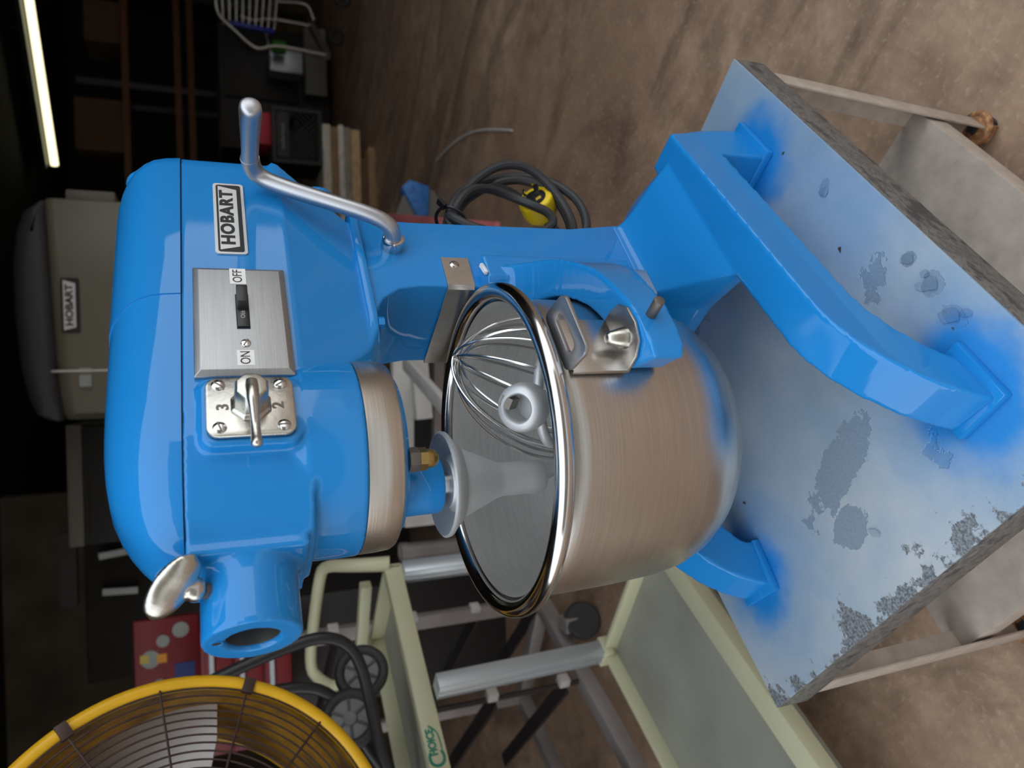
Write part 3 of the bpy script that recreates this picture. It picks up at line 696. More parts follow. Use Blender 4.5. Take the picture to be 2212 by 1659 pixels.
def mats2():
    def simple(key, name, col, rough=.5, metal=0, var=.15, sc=6, bs=0, **kw):
        b = M(name, (*col[:3], 1), metal, rough, **kw); n = b.noise(sc, 4)
        b.base(b.ramp(n, [(.3, tuple(c*(1-var) for c in col[:3])), (.7, tuple(min(1, c*(1+var)) for c in col[:3]))]))
        if bs: b.bump(b.noise(sc*30, 3), bs, .001)
        MT[key] = b.m; return b
    simple('cream', 'cream_plastic', lin(206, 203, 168), .45, var=.05, bs=.1)
    simple('deck', 'grey_plastic_deck', lin(150, 150, 136), .5, var=.12, sc=5, bs=.15)
    simple('extr', 'anodised_post', lin(200, 210, 216), .35, .6, var=.05)
    simple('rackalu', 'dull_rack_aluminium', lin(160, 152, 148), .5, .4, var=.1, sc=12)
    simple('darkrail', 'dark_rail', lin(62, 56, 54), .5, .4, var=.2)
    simple('knob', 'pale_rack_knob', lin(205, 200, 194), .5)
    simple('yellow', 'yellow_fan_paint', lin(240, 184, 30), .38, var=.08, sc=20, bs=.1)
    b = M('dusty_fan_inside', rough=.6); n = b.noise(14, 5, .6); b.base(b.ramp(n, [(.35, lin(112, 84, 40)), (.6, lin(190, 140, 40)), (.8, lin(120, 96, 74))])); MT['fanin'] = b.m
    simple('grill', 'rusty_grill_wire', lin(74, 56, 50), .6, .3, var=.3, sc=40)
    simple('blade', 'fan_blade', lin(190, 184, 178), .45, .3, var=.08)
    simple('blacktube', 'black_tube_paint', lin(44, 44, 46), .4, var=.15)
    simple('tyre', 'grey_black_tyre', lin(52, 52, 52), .6, var=.15)
    simple('hubgrey', 'grey_wheel_disc', lin(120, 120, 118), .5)
    simple('beige', 'beige_enamel', lin(106, 102, 86), .4, var=.06, sc=3)
    simple('greycap', 'grey_cap_enamel', lin(54, 54, 57), .45, var=.06, sc=3)
    simple('red', 'red_enamel', lin(120, 26, 34), .4, var=.1)
    simple('redbox', 'red_box', lin(190, 40, 60), .5, var=.05)
    simple('cardboard', 'cardboard', lin(100, 74, 50), .8, var=.1)
    simple('ochre', 'ochre_beam', lin(112, 70, 34), .6, var=.1)
    simple('darkgrey', 'dark_grey_metal', lin(60, 60, 60), .5, .2, var=.12)
    simple('blackmetal', 'black_cabinet', lin(38, 36, 34), .5, var=.2)
    simple('silver', 'silver_tube', lin(190, 188, 180), .3, .8, var=.08)
    simple('bluep', 'blue_handle', lin(30, 50, 170), .4)
    simple('green', 'green_plastic', lin(70, 150, 50), .4)
    simple('crate', 'black_crate_plastic', lin(22, 21, 21), .5)
    simple('white', 'white_painted', lin(205, 202, 196), .6, var=.08, sc=20)
    simple('oldblue', 'chipped_blue_paint', lin(60, 120, 190), .5, var=.3, sc=30)
    simple('greysheet', 'dull_grey_sheet', lin(120, 116, 108), .6, .2, var=.08)
    simple('redwhite', 'faded_red_board', lin(200, 110, 110), .6, var=.35, sc=4)
    simple('green_print', 'green_print', lin(20, 130, 104), .5)
    simple('sty', 'yellow_sticker', lin(200, 180, 80), .5); simple('stg', 'grey_sticker', lin(150, 156, 150), .5)
    simple('stb', 'blue_sticker', lin(40, 60, 120), .5); simple('sto', 'orange_sticker', lin(220, 150, 50), .5)
    for i, c in enumerate([(176, 166, 150), (120, 96, 64), (182, 172, 160), (128, 120, 104), (172, 144, 104), (92, 72, 54), (130, 104, 72)]):
        b = M('board_wood', rough=.7); n = b.noise(1, 5, .6, b.scaled((18, 3, 40))); cc = tuple(min(.9, x*1.5) for x in lin(*c)[:3])
        b.base(b.ramp(n, [(.3, tuple(x*.7 for x in cc)), (.7, tuple(min(1, x*1.15) for x in cc))])); b.bump(n, .3, .002); MT['wood%d' % i] = b.m
    b = M('lamp_glow'); b.p.inputs['Emission Color'].default_value = (1, .93, .55, 1); b.p.inputs['Emission Strength'].default_value = 1.6; MT['glow'] = b.m
mats2()
def utility_cart():
    N = V((-.45, 1.86, .70)); P1 = AH(945, 1480, .70); u = (P1-N); u.z = 0; u.normalize(); w = V((-u.y, u.x, 0))
    if w.x > 0: w = -w                                   # points away from the camera, to the left
    root = bthing('utility_cart', -.8, 1.5, 0, 'cream plastic utility cart with grey shelves and aluminium posts beside the steel table', 'cart')
    a = AH(868, 1223, .70); b_ = a+u*((AH(988, 1659, .70)-a).length+.06); m = MB()
    a = a-u*.012
    # top shelf: deck and rims
    rim = MB(); hb = .046
    def strip(p, q, z0, z1, t=.012, inw=None):
        inw = inw or w
        return MB().loft([[V((s.x, s.y, z)) + inw*k for s, k in ((p, 0), (q, 0), (q, t), (p, t))] for z in (z0, z1)])
    o = bput(strip(a, b_, .70, .70+hb, .030), 'shelf_rim', 'cream', root, bevel=.005)
    a2, b2 = a+w*.34, b_+w*.34
    bput(strip(a2-w*.012, b2-w*.012, .70, .70+hb, .012), 'shelf_rim', 'cream', root, bevel=.003)
    bput(MB().loft([[V((s.x, s.y, z)) for s in (a, a+w*.34, a+w*.34+u*.016, a+u*.016)] for z in (.70, .70+hb)]), 'shelf_rim', 'cream', root, bevel=.003)
    bput(MB().loft([[V((s.x, s.y, z)) for s in (b_, b_+w*.34, b_+w*.34+u*.016, b_+u*.016)] for z in (.70, .70+hb)]), 'shelf_rim', 'cream', root, bevel=.003)
    bput(MB().loft([[V((s.x, s.y, z)) for s in (a+w*.01, b_+w*.01, b_+w*.33, a+w*.33)] for z in (.702, .708)]), 'top_shelf', 'deck', root)
    # logo lettering on the near face
    lc = AH(963, 1610, .70+hb*.45); s_ = (lc-a).dot(u); lc = a+u*s_; lc.z = .70+hb*.5; lc = lc-u*.034
    wp = lambda q: (BGM @ V(q))
    R3 = BGM.to_3x3() @ (-u); 
    pos = wp(lc - w*.0012)
    text('rim_lettering', 'C', 'green_print', o, pos+ R3*-.030, R3, (0, 0, 1), .052, .0003, .0006)
    text('rim_lettering', 'HOICE', 'green_print', o, pos+ R3*.008+UZ*.006, R3, (0, 0, 1), .024, .0003, .0009, width=.058)
    sw = MB(); sw.T = None
    sw.tube([wp(lc-w*.001+u*(.034)-UZ*.012), wp(lc-w*.001-u*.004-UZ*.013), wp(lc-w*.001-u*.030-UZ*.010), wp(lc-w*.001-u*.044+UZ*.006)], [.0006, .0016, .0014, .0022], 8, 2)
    put(sw, 'rim_swash', 'green_print', o)
    # posts
    A = AH(1312, 1405, .22)
    for top, bot in ((V((P1.x, P1.y, .702))+w*.006, A), (V((a.x+u.x*.03, a.y+u.y*.03, .702)), None)):
        bt = V((top.x, top.y, .09)) if bot is None else V((bot.x, bot.y, .22))
        m = MB(); d1 = V((.8, -.6, 0)); d2 = V((.6, .8, 0))
        m.loft([[V((s.x, s.y, s.z))+d1*x*1.25+d2*y*1.2 for x, y in ((-.019, -.016), (-.004, -.019), (0, -.015), (.004, -.019), (.019, -.016), (.019, .016), (-.019, .016))] for s in (bt, top)])
        bput(m, 'post', 'extr', root, bevel=.002)
        bput(MB().obox(bt+V((0, 0, .012)), d1, d2, (0, 0, 1), .028, .026, .014), 'post_socket', 'cream', root, bevel=.003)
    bput(MB().lathe([(.015, -.014), (.04, -.014), (.045, -.008), (.045, .008), (.04, .014), (.015, .014)], (a.x+u.x*.03, a.y+u.y*.03, .0455), w, 28), 'caster', 'tyre', root)
    # lower shelf
    L = (AH(1775, 1659, .235)-AH(1465, 1215, .235)); L.z = 0; L.normalize(); W = V((-L.y, L.x, 0)); W = W if W.x > 0 else -W
    C = AH(1465, 1215, .235); wd = (C-A).dot(W)
    A0 = A - L*.0; B0 = A+W*wd
    ln = .85
    q = [A0, A0+L*ln, B0+L*ln, B0]
    bput(MB().loft([[V((s.x, s.y, z)) for s in q] for z in (.198, .206)]), 'lower_shelf', 'deck', root)
    for p, r_, inn in ((q[0], q[1], W), (q[3], q[2], -W)):
        t = .012 if inn == W else .050
        bput(MB().loft([[V((s.x, s.y, z))+inn*k for s, k in ((p, 0), (r_, 0), (r_, t), (p, t))] for z in (.196, .240)]), 'shelf_rim', 'cream', root, bevel=.003)
    for p, r_, inn in ((q[0], q[3], L), (q[1], q[2], -L)):
        bput(MB().loft([[V((s.x, s.y, z))+inn*k for s, k in ((p, 0), (r_, 0), (r_, .014), (p, .014))] for z in (.196, .240)]), 'shelf_rim', 'cream', root, bevel=.003)
    for p in q:
        cc = p+(sum(q, V())/4-p)*.12
        bput(MB().lathe([(.015, -.014), (.045, -.014), (.05, -.008), (.05, .008), (.045, .014), (.015, .014)], (cc.x, cc.y, .0505), W, 28), 'caster', 'tyre', root)
        bput(MB().obox((cc.x, cc.y, .15), L, W, (0, 0, 1), .02, .018, .048), 'caster_fork', 'darkgrey', root)
    # push handle at the far end
    hp = [a+V((0, 0, .030)), AT(755, 1222, 1.95), AT(700, 1222, 2.05), AT(690, 1250, 2.08), AT(678, 1340, 2.15), AT(668, 1440, 2.22), AT(690, 1470, 2.2), AT(735, 1490, 2.12), a+w*.34+V((0, 0, .03))]
    bput(MB().tube(hp, [.020, .017, .016, .016, .016, .016, .016, .016, .018], 14, 2), 'push_handle', 'cream', root, angle=60)
    bput(MB().bar(AT(790, 1262, 2.0), AT(775, 1470, 2.15), .03, .03), 'handle_brace', 'cream', root, bevel=.004)
utility_cart()
def fan():
    c = AT(400, 1960, 1.03); cam = V((0, 0, CP.z+ZO)); n = (cam-c).normalized(); n = (n+V((.10, 0, -.12))).normalized()
    R = (AT(400, 1477, 1.03)-c).length*.985
    root = bthing('drum_fan', c.x, c.y, 0, 'big yellow drum fan with a rusty wire grill, half cut off by the picture edge', 'fan')
    a, b_ = frame(n)
    bput(MB().torus(c, R, .0105, n, 120, 14), 'front_ring', 'yellow', root)
    bput(MB().lathe([(R-.003, -.26), (R-.003, 0), (R-.008, 0), (R-.008, -.26)], c, n, 120, closed=True), 'drum_shell', 'fanin', root, angle=60)
    bput(MB().torus(c-n*.26, R, .010, n, 100, 12), 'rear_ring', 'yellow', root)
    for k in range(26):
        r = R-.010-k*.0112
        if r < .05: break
        bput(MB().torus(c+n*(.004+.035*(1-(r/R)**2)), r, .0014, n, 110, 6), 'grill_ring', 'grill', root)
    for k in range(14):
        t = 2*pi*k/14+.12; d = a*cos(t)+b_*sin(t)
        bput(MB().tube([c+d*(R*f)+n*(.006+.035*(1-f*f)) for f in (.12, .4, .7, .99)], .0018, 6), 'grill_spoke', 'grill', root)
    for k in range(7):
        t = 2*pi*k/7+.12; d = a*cos(t)+b_*sin(t)
        bput(MB().obox(c+d*(R-.002)+n*.009, d, d.cross(n), n, .011, .008, .005), 'grill_clip', 'grill', root, bevel=.001)
    hubc = c-n*.13
    bput(MB().lathe([(.001, .06), (.05, .055), (.07, .03), (.07, -.08), (.001, -.09)], hubc, n, 40), 'motor', 'darkgrey', root)
    for k in range(3):
        t = 2*pi*k/3+FANPH; d = a*cos(t)+b_*sin(t); s = d.cross(n); rings = []
        for f, hw, tw in ((.05, .03, .9), (.12, .075, .75), (.20, .105, .6), (.27, .115, .5), (R-.045, .09, .42), (R-.035, .05, .4)):
            sd = (s*cos(tw)+n*sin(tw)); nd = sd.cross(d)
            rings.append([hubc+d*f+sd*i*hw+nd*(j*.0012+.010*(1-i*i)) for i, j in ((-1, -1), (-.5, -1), (0, -1), (.5, -1), (1, -1), (1, 1), (.5, 1), (0, 1), (-.5, 1), (-1, 1))])
        bput(MB().loft(rings), 'fan_blade', 'blade', root, angle=50)
    # stand: a post behind the motor on a round foot
    e = c-n*.24
    fx = e.x-.55
    bput(MB().tube([e, V((e.x-.05, e.y+.05, e.z-.10)), V((fx, e.y+.15, .03))], .018, 12, 1), 'stand_post', 'blacktube', root)
    bput(MB().lathe([(.001, 0), (.2, 0), (.2, .02), (.02, .03), (.001, .03)], (fx, e.y+.15, 0), (0, 0, 1), 40), 'stand_foot', 'blacktube', root)
    bput(MB().bar(e, c-n*.2, .03, .03), 'motor_bracket', 'blacktube', root)
FANPH = 3.3
fan()
def stroller_frame():
    D = 1.62
    root = bthing('folding_hand_truck', -.75, D, 0, 'folded black tube hand truck with two grey wheels behind the yellow fan', 'hand truck')
    bput(MB().tube([AT(400, 1500, D), AT(520, 1440, D), AT(640, 1390, D), AT(705, 1374, D), AT(755, 1392, D), AT(782, 1440, D), AT(800, 1520, D), AT(835, 1680, D-.05), AT(1000, 1900, D-.1)], .013, 14, 2), 'frame_tube', 'blacktube', root)
    bput(MB().tube([AT(560, 1500, D+.1), AT(640, 1483, D+.1), AT(700, 1490, D+.1), AT(745, 1530, D+.1), AT(790, 1620, D+.1), AT(1000, 1880, D+.1)], .013, 14, 2), 'frame_tube', 'blacktube', root)
    for px, py, rr, dd in ((781, 1452, .062, .12), (757, 1553, .066, .06)):
        c = AT(px, py, D+dd); n = (V((0, 0, 1.15))-c).normalized(); n = (n+V((.25, 0, .1))).normalized()
        w = bput(MB().torus(c, rr-.012, .012, n, 48, 12), 'tyre', 'tyre', root)
        bput(MB().lathe([(.001, .006), (.014, .012), (.016, .004), (rr-.020, .002), (rr-.015, -.006), (.001, -.008)], c, n, 40), 'wheel_disc', 'hubgrey', w)
        a, b_ = frame(n)
        for k in range(6):
            t = pi*k/3; d = a*cos(t)+b_*sin(t)
            bput(MB().bar(c+n*.005+d*.012, c+n*.004+d*(rr-.018), .006, .004, n), 'spoke', 'blacktube', w)
stroller_frame()
def pan_rack():
    root = bthing('pan_rack', -1.0, 2.3, 0, 'bare aluminium pan rack on a swivel caster behind the cream cart', 'rack')
    D = 2.35
    b0 = AT(1195, 1298, D); post = V((b0.x, b0.y, 0)); top = AT(560, 1400, D)
    def upright(p, h0, h1, s=.017): bput(MB().box(p.x-s, p.x+s, p.y-s, p.y+s, h0, h1), 'upright', 'rackalu', root, bevel=.002)
    upright(b0, .09, 1.07, .021)
    ln = AT(1325, 1680, 1.75)-b0; ln.z = 0; u = ln.normalized(); e = b0+ln*1.02
    bput(MB().bar(V((b0.x, b0.y, .11)), V((e.x, e.y, .11)), .042, .05), 'base_rail', 'rackalu', root, bevel=.002)
    w = V((-u.y, u.x, 0)); w = w if w.x < 0 else -w
    far = b0+w*.45; upright(far, .09, .66)
    bput(MB().bar(V((b0.x, b0.y, .11)), V((far.x, far.y, .11)), .04, .045), 'base_rail', 'rackalu', root, bevel=.002)
    e2 = e+w*.45; upright(e2, .09, .66); upright(e, .09, .66, .010)
    bput(MB().bar(V((far.x, far.y, .11)), V((e2.x, e2.y, .11)), .04, .045), 'base_rail', 'rackalu', root, bevel=.002)
    mid = b0+ln*.52
    for p, s in ((mid, .006),):
        bput(MB().box(p.x-s, p.x+s, p.y-s, p.y+s, .13, .66), 'upright', 'darkrail', root)
    for p in (b0, mid, e):
        for h in ([AT(x, y, b0.y).z for x, y in ((1155, 1345), (1025, 1365), (890, 1380), (720, 1405))] if p == b0 else (.19, .42, .63)):
            k = V((p.x, p.y, h))
            bput(MB().obox(k-w*.018, u, w, (0, 0, 1), .016, .014, .016), 'slide_clip', 'knob', root, bevel=.002)
            bput(MB().bar(k+w*.01-V((0, 0, .01)), V((p.x, p.y, h-.01))+V((-.66, .75, 0))*.72, .045, .012), 'pan_slide', 'darkrail', root)
    cpos = b0 + V((.03, -.03, 0))
    cc = AH(1258, 1340, .06)
    bput(MB().lathe([(.012, -.016), (.052, -.016), (.060, -.008), (.060, .008), (.052, .016), (.012, .016)], (cc.x, cc.y, .0605), (.5, -.8, .1), 36), 'caster_wheel', 'tyre', root)
    bput(MB().obox((cc.x-.01, cc.y+.02, .10), (1, 0, 0), (0, 1, 0), (0, 0, 1), .024, .03, .022), 'caster_fork', 'rackalu', root, bevel=.003)
pan_rack()
def backroom():
    # --- the other mixer ---
    root = bthing('floor_mixer', .45, 3.4, 0, 'tall beige floor mixer with a dark grey cap, in the shade behind the blue mixer', 'mixer')
    D = 3.2
    def sec(r, y0, y1, h0, h1, rad=.06, n=5):
        pts = []
        for cy, cz, a0 in ((y1-rad, h1-rad, 0), (y0+rad, h1-rad, 90), (y0+rad, h0+rad, 180), (y1-rad, h0+rad, 270)):
            for i in range(n+1):
                a = radians(a0+90*i/n); pts.append((r, cy+rad*cos(a), cz+rad*sin(a)))
        return pts
    p0, p1 = AT(93, 432, D), AT(125, 900, D)
    hA, hB = p0.z, p1.z
    bput(MB().loft([sec(-.085, 3.28, 3.50, 1.34, hB-.02, .04), sec(-.06, 3.23, 3.56, 1.30, hB, .06), sec(.09, 3.2, 3.6, 1.28, hB+.004, .05), sec(.74, 3.2, 3.6, 1.26, hA, .03), sec(.745, 3.205, 3.595, 1.265, hA-.005, .03)]), 'mixer_head', 'beige', root, angle=50)
    tp = [(-.085, 1.70), (-.06, 1.745), (0, 1.775), (.1, 1.795), (.3, 1.81), (.5, 1.812), (.62, 1.800), (.70, 1.775), (.735, 1.72)]
    bput(MB().loft([sec(r, 3.205+.02*abs(r-.3), 3.595-.02*abs(r-.3), hB-.012+(hA-hB)*(r+.08)/.82, h, .022+.03*(h > 1.76)) for r, h in tp]), 'mixer_cap', 'greycap', root, angle=60)
    bput(MB().loft([sec(r, 3.195, 3.602, 1.28, hB+.03+.06*0, .05) for r in (.096, .104)]), 'trim_strip', 'white', root)
    bd = bput(MB().prism(rrect(.205, .062, .008), lambda a, b_: (.345+a, 3.198, 1.622+b_), lambda a, b_: (.345+a, 3.194, 1.622+b_)), 'name_badge', 'print', root)
    bput(MB().prism([(.094, .022), (-.094, .022), (-.082, -.018), (.082, -.018)], lambda a, b_: (.345+a, 3.1939, 1.622+b_), lambda a, b_: (.345+a, 3.1925, 1.622+b_)), 'badge_field', 'badge', bd)
    q = BGM @ V((.345, 3.192, 1.624)); R3 = BGM.to_3x3() @ V((1, 0, 0))
    text('badge_lettering', 'HOBART', 'print', bd, q, R3, (0, 0, 1), .034, .001, .0012, width=.155)
    for r0, r1, k in ((-.0, .045, 'stg'), (.052, .07, 'stg')):
        a = AT(170, 818, D); bput(MB().box(a.x-.03+r0*0+(r0), a.x-.03+r1, 3.197, 3.200, 1.56, 1.60), 'data_plate', k, root)
    bput(MB().box(.742, .80, 3.28, 3.5, 1.47, 1.64), 'control_box', 'greysheet', root, bevel=.006)
    bput(MB().cyl((.80, 3.36, 1.52), (.815, 3.36, 1.52), .016, 20), 'stop_button', 'redbox', root)
    bput(MB().loft([sec(.30, 3.24, 3.56, 0, 1.3, .03), sec(.60, 3.24, 3.56, 0, 1.3, .03)]), 'pedestal', 'beige', root)
    bput(MB().box(.18, .62, 3.12, 3.68, 0, .10), 'base', 'greycap', root, bevel=.02)
    # --- grey cabinet beside it ---
    root = bthing('tall_cabinet', -.4, 3.95, 0, 'dark grey tall cabinet beside the beige floor mixer', 'cabinet')
    bput(MB().box(-.66, -.12, 3.8, 4.3, 0, 1.74), 'cabinet_body', 'darkgrey', root, bevel=.008)
    bput(MB().box(-.65, -.13, 3.785, 3.8, .05, 1.66), 'cabinet_door', 'darkgrey', root, bevel=.004)
    bput(MB().box(-.66, -.12, 3.775, 3.8, 1.68, 1.74), 'cabinet_cornice', 'greysheet', root, bevel=.004)
    # --- made-up fridge for pale strips that stand for gleams of light ---
    root = bthing('gleam_casing', -1.2, 4.6, 0, 'made-up black upright fridge with two bright narrow door trims, in the dark background', 'casing')
    bput(MB().box(-1.55, -.78, 4.6, 5.2, 0, 1.80), 'casing_body', 'blackmetal', root, bevel=.01)
    for (x0, y0), (x1, y1) in (((214, 1202), (285, 1188)), ((222, 1279), (298, 1274))):
        a, b_ = AT(x0, y0, 4.55), AT(x1, y1, 4.55)
        bput(MB().bar(a, b_, .035, .02, (0, 1, 0)), 'gleam_strip', 'extr', root)
    a, b_ = AT(140, 1150, 4.55), AT(165, 1310, 4.55); bput(MB().box(b_.x, a.x, 4.55, 4.6, a.z-.05, a.z+.03), 'grey_frame', 'darkgrey', root)
    # --- red tool chest, lid open ---
    D = 3.0
    root = bthing('tool_chest', -1.1, D, 0, 'red tool chest with a stickered open lid, just behind the yellow fan', 'tool chest')
    tl, tr, bl, br = AT(283, 1480, D), AT(287, 1345, D), AT(428, 1500, D), AT(430, 1342, D)
    lid = bput(MB().box(tl.x-.18, tr.x, D, D+.03, br.z, tr.z), 'lid', 'red', root, bevel=.004)
    for px, py, rr, k in ((352, 1385, .022, 'stg'), (325, 1425, .032, 'stg'), (312, 1425, .014, 'sty'), (350, 1422, .016, 'sto'), (345, 1480, .022, 'stg'), (390, 1360, .028, 'stg'), (400, 1450, .034, 'stb')):
        p = AT(px, py, D-.002); bput(MB().cyl((p.x, D-.003, p.z), (p.x, D-.0005, p.z), rr, 20) if k == 'stg' else MB().box(p.x-rr, p.x+rr, D-.004, D-.0008, p.z-rr, p.z+rr), 'sticker', k, lid)
    bput(MB().box(tl.x-.20, tr.x+.02, D-.02, D+.50, 0, br.z-.30), 'stand', 'blackmetal', root, bevel=.006)
    bput(MB().box(tl.x-.18, tr.x+.02, D-.30, D+.03, br.z-.30, br.z-.005), 'chest_body', 'red', root, bevel=.006)
    zt = br.z
    for k in range(3):
        z1 = zt-.02-k*.095
        d_ = bput(MB().box(tl.x-.17, tr.x+.01, D-.315, D-.30, z1-.085, z1), 'drawer', 'red', root, bevel=.003)
        bput(MB().bar((tl.x-.12, D-.327, z1-.02), (tr.x-.04, D-.327, z1-.02), .012, .014), 'drawer_pull', 'extr', d_)
    # --- stack of boards ---
    names = ['grey-white plank lying topmost of the stack of boards', 'brown plank second from the top of the stack of boards', 'pale plank third from the top of the stack of boards', 'grey-green plank in the middle of the stack of boards',
             'tan plank third from the bottom of the stack of boards', 'dark brown plank second from the bottom of the stack of boards', 'wide brown plank at the bottom of the stack of boards']
    xs = [700, 718, 733, 746, 762, 782, 797, 814]
    h = lambda x: max(0, .366-(x-700)*.366/114)
    for i in range(7):
        h1, h0 = h(xs[i]), h(xs[i+1])
        r1 = (1.86, 1.85, 1.86, 1.85, 1.84, 1.66, 1.72)[i]; d0 = (5.30, 5.31, 5.29, 5.3, 5.3, 5.36, 5.28)[i]
        o = bput(MB().box(.7, r1, d0, d0+1.1-.08*(i % 3), h0, h1-.003), 'board', 'wood%d' % i, None, names[i], 'board', 'boards stacked on the floor', bevel=.002)
    # --- black milk crate and red box ---
    root = bthing('milk_crate', 1.78, 5.45, .366, 'black plastic lattice crate with faded lettering on the stack of boards', 'crate')
    x0, x1, y0, y1, z0, z1 = 1.58, 1.94, 5.32, 5.68, .366, .70
    for z in (z0+.012, z1-.012):
        for a, b_ in (((x0, y0), (x1, y0)), ((x1, y0), (x1, y1)), ((x1, y1), (x0, y1)), ((x0, y1), (x0, y0))):
            bput(MB().bar((*a, z), (*b_, z), .016, .024), 'rim_bar', 'crate', root)
    for x in (x0, x1):
        for y in (y0, y1): bput(MB().box(x-.012, x+.012, y-.012, y+.012, z0, z1), 'corner_post', 'crate', root)
    lat = MB()
    for k in range(9):
        for sg in (1, -1):
            a = x0+.02+k*.04; b_ = min(max(a+sg*.16, x0), x1)
            if sg*(b_-a) > .02: lat.bar((a, y0, z0+.03), (b_, y0, z0+.03+abs(b_-a)), .006, .008, (0, 1, 0)); lat.bar((x1, y0+(a-x0), z0+.03), (x1, y0+(b_-x0), z0+.03+abs(b_-a)), .006, .008, (1, 0, 0))
    for k in range(5): lat.bar((x1, y0, z0+.05+k*.06), (x1, y1, z0+.05+k*.06), .006, .010, (1, 0, 0))
    lat.box(x0, x1, y1-.004, y1+.004, z0, z1); lat.box(x0-.004, x0+.004, y0, y1, z0, z1); lat.box(x0, x1, y0, y1, z0, z0+.008)
    bput(lat, 'lattice', 'crate', root)
    bput(MB().box(x0+.03, x1-.02, y0-.008, y0, .59, .665), 'name_panel', 'crate', root)
    sq = MB().tube([(1.66+.0085*i, y0-.010, .625+(.012 if i % 2 else -.010)+(.012 if i in (0, 7, 12) else 0)) for i in range(22)], .0035, 6, 1)
    bput(sq, 'faded_lettering', 'stg', root)
    root = bput(MB().box(1.70, 1.92, 5.36, 5.62, .7, .815), 'red_box', 'redbox', None, 'small red box on top of the black crate', 'box', bevel=.006)
    # --- shopping cart standing at the back right ---
    D = 6.2
    root = bthing('shopping_cart', 3.0, D, 0, 'silver tube shopping cart with a wire basket and blue handle in the dark background', 'shopping cart')
    bput(MB().tube([AT(466, -30, D), AT(466, 30, D), AT(500, 60, D), AT(540, 98, D), AT(562, 108, D), AT(590, 98, D), AT(650, 108, D), AT(704, 120, D)], .017, 12, 2), 'frame_tube', 'silver', root)
    bput(MB().tube([AT(520, 35, D+.4), AT(545, 46, D+.4), AT(580, 40, D+.4), AT(640, 50, D+.4), AT(676, 58, D+.4)], .016, 12, 2), 'frame_tube', 'silver', root)
    bput(MB().tube([AT(600, 4, D+.4), AT(650, 6, D+.4), AT(668, 14, D+.4), AT(678, 45, D+.4)], .014, 12, 2), 'frame_tube', 'silver', root)
    bput(MB().bar(AT(672, 55, D+.4), AT(708, 122, D), .05, .05), 'base_rail', 'silver', root)
    bput(MB().bar(AT(572, 68, D+.2), AT(580, 98, D), .02, .02), 'cross_tube', 'silver', root)
    a, b_, c, d_ = AT(478, -60, D+.2), AT(482, 52, D+.2), AT(592, 66, D+.2), AT(604, -60, D+.2)
    wires = MB()
    for k in range(9):
        t = k/8; wires.tube([a+(d_-a)*t, b_+(c-b_)*t], .004, 5)
    for k in range(30):
        t = k/29; wires.tube([a+(b_-a)*t, d_+(c-d_)*t], .0022, 4)
    bput(wires, 'basket_mesh', 'silver', root, kind='stuff')
    bput(MB().bar(AT(495, 50, D+.1), AT(592, 69, D+.1), .04, .04), 'handle_bar', 'bluep', root, bevel=.008)
    for px, py, dd in ((738, -4, .2), (725, 80, .3)):
        p = AH(px, py, .075); bput(MB().torus((p.x, p.y, .07), .05, .02, (.3, 1, 0), 32, 10), 'wheel', 'tyre', root)
    # --- black cabinet and things near it ---
    root = bthing('black_cabinet', 2.6, 6.9, 0, 'low black metal cabinet behind the shopping cart', 'cabinet')
    p, q = AT(476, 292, 6.9), AT(700, 78, 6.9)
    bput(MB().box(p.x-.1, q.x, 6.9, 7.5, .05, p.z), 'cabinet_body', 'blackmetal', root, bevel=.01)
    p, q = AT(478, 206, 6.88), AT(640, 90, 6.88)
    bput(MB().box(p.x, q.x, 6.87, 6.9, q.z, p.z-.03), 'cabinet_door', 'blackmetal', root, bevel=.006)
    p, q = AT(665, 205, 6.8), AT(698, 66, 6.8)
    bput(MB().box(p.x, q.x, 6.78, 6.86, .09, p.z+.02), 'kick_rail', 'greysheet', root)
    p, q = AT(582, 156, 6.6), AT(652, 116, 6.6)
    bput(MB().box(p.x, q.x, 6.55, 6.75, q.z, p.z), 'silver_tin', 'extr', None, 'small pale metal box in front of the low black cabinet', 'box', bevel=.01)
    p, q = AT(592, 102, 6.3), AT(620, 84, 6.3)
    bput(MB().lathe([(.001, 0), (.05, 0), (.055, .1), (.045, .11), (.001, .11)], (p.x+.06, 6.43, q.z), (0, 0, 1), 24), 'green_tub', 'green', None, 'green plastic tub by the silver shopping cart tube', 'tub')
    # --- storage rack with cardboard boxes ---
    root = bthing('storage_rack', 3.0, 8.3, 0, 'tall dark storage rack with ochre beams in the darkest part of the background', 'shelving')
    for r in (1.8, 2.98, 4.2):
        for d_ in (8.0, 8.6): bput(MB().box(r-.03, r+.03, d_-.03, d_+.03, 0, 2.22), 'upright', 'darkgrey', root)
    for hh in (.4, 1.22, 1.34, 1.80):
        bput(MB().box(1.8, 4.2, 7.96, 8.0, hh-.03, hh+.03), 'beam', 'ochre', root)
        if hh != 1.34: bput(MB().box(1.8, 4.2, 8.0, 8.6, hh, hh+.02), 'shelf', 'darkgrey', root)
    bput(MB().box(3.4, 3.8, 8.05, 8.5, 1.82, 2.15), 'cardboard_box', 'cardboard', None, 'brown cardboard box on the rack shelf, the one farther from the beige mixer', 'box', bevel=.004)
    bput(MB().box(2.35, 2.85, 8.05, 8.5, 1.82, 2.25), 'cardboard_box', 'cardboard', None, 'brown cardboard box on the rack shelf, the one nearer the beige mixer', 'box', bevel=.004)
    # --- fluorescent lamp under the ceiling ---
    a, b_ = AH(60, -20, 2.9), AH(118, 356, 2.9)
    root = bthing('tube_lamp', (a.x+b_.x)/2, (a.y+b_.y)/2, 3.0, 'lit fluorescent tube lamp hanging high in the dark background', 'lamp')
    bput(MB().cyl(a, b_, .045, 16), 'tube', 'glow', root)
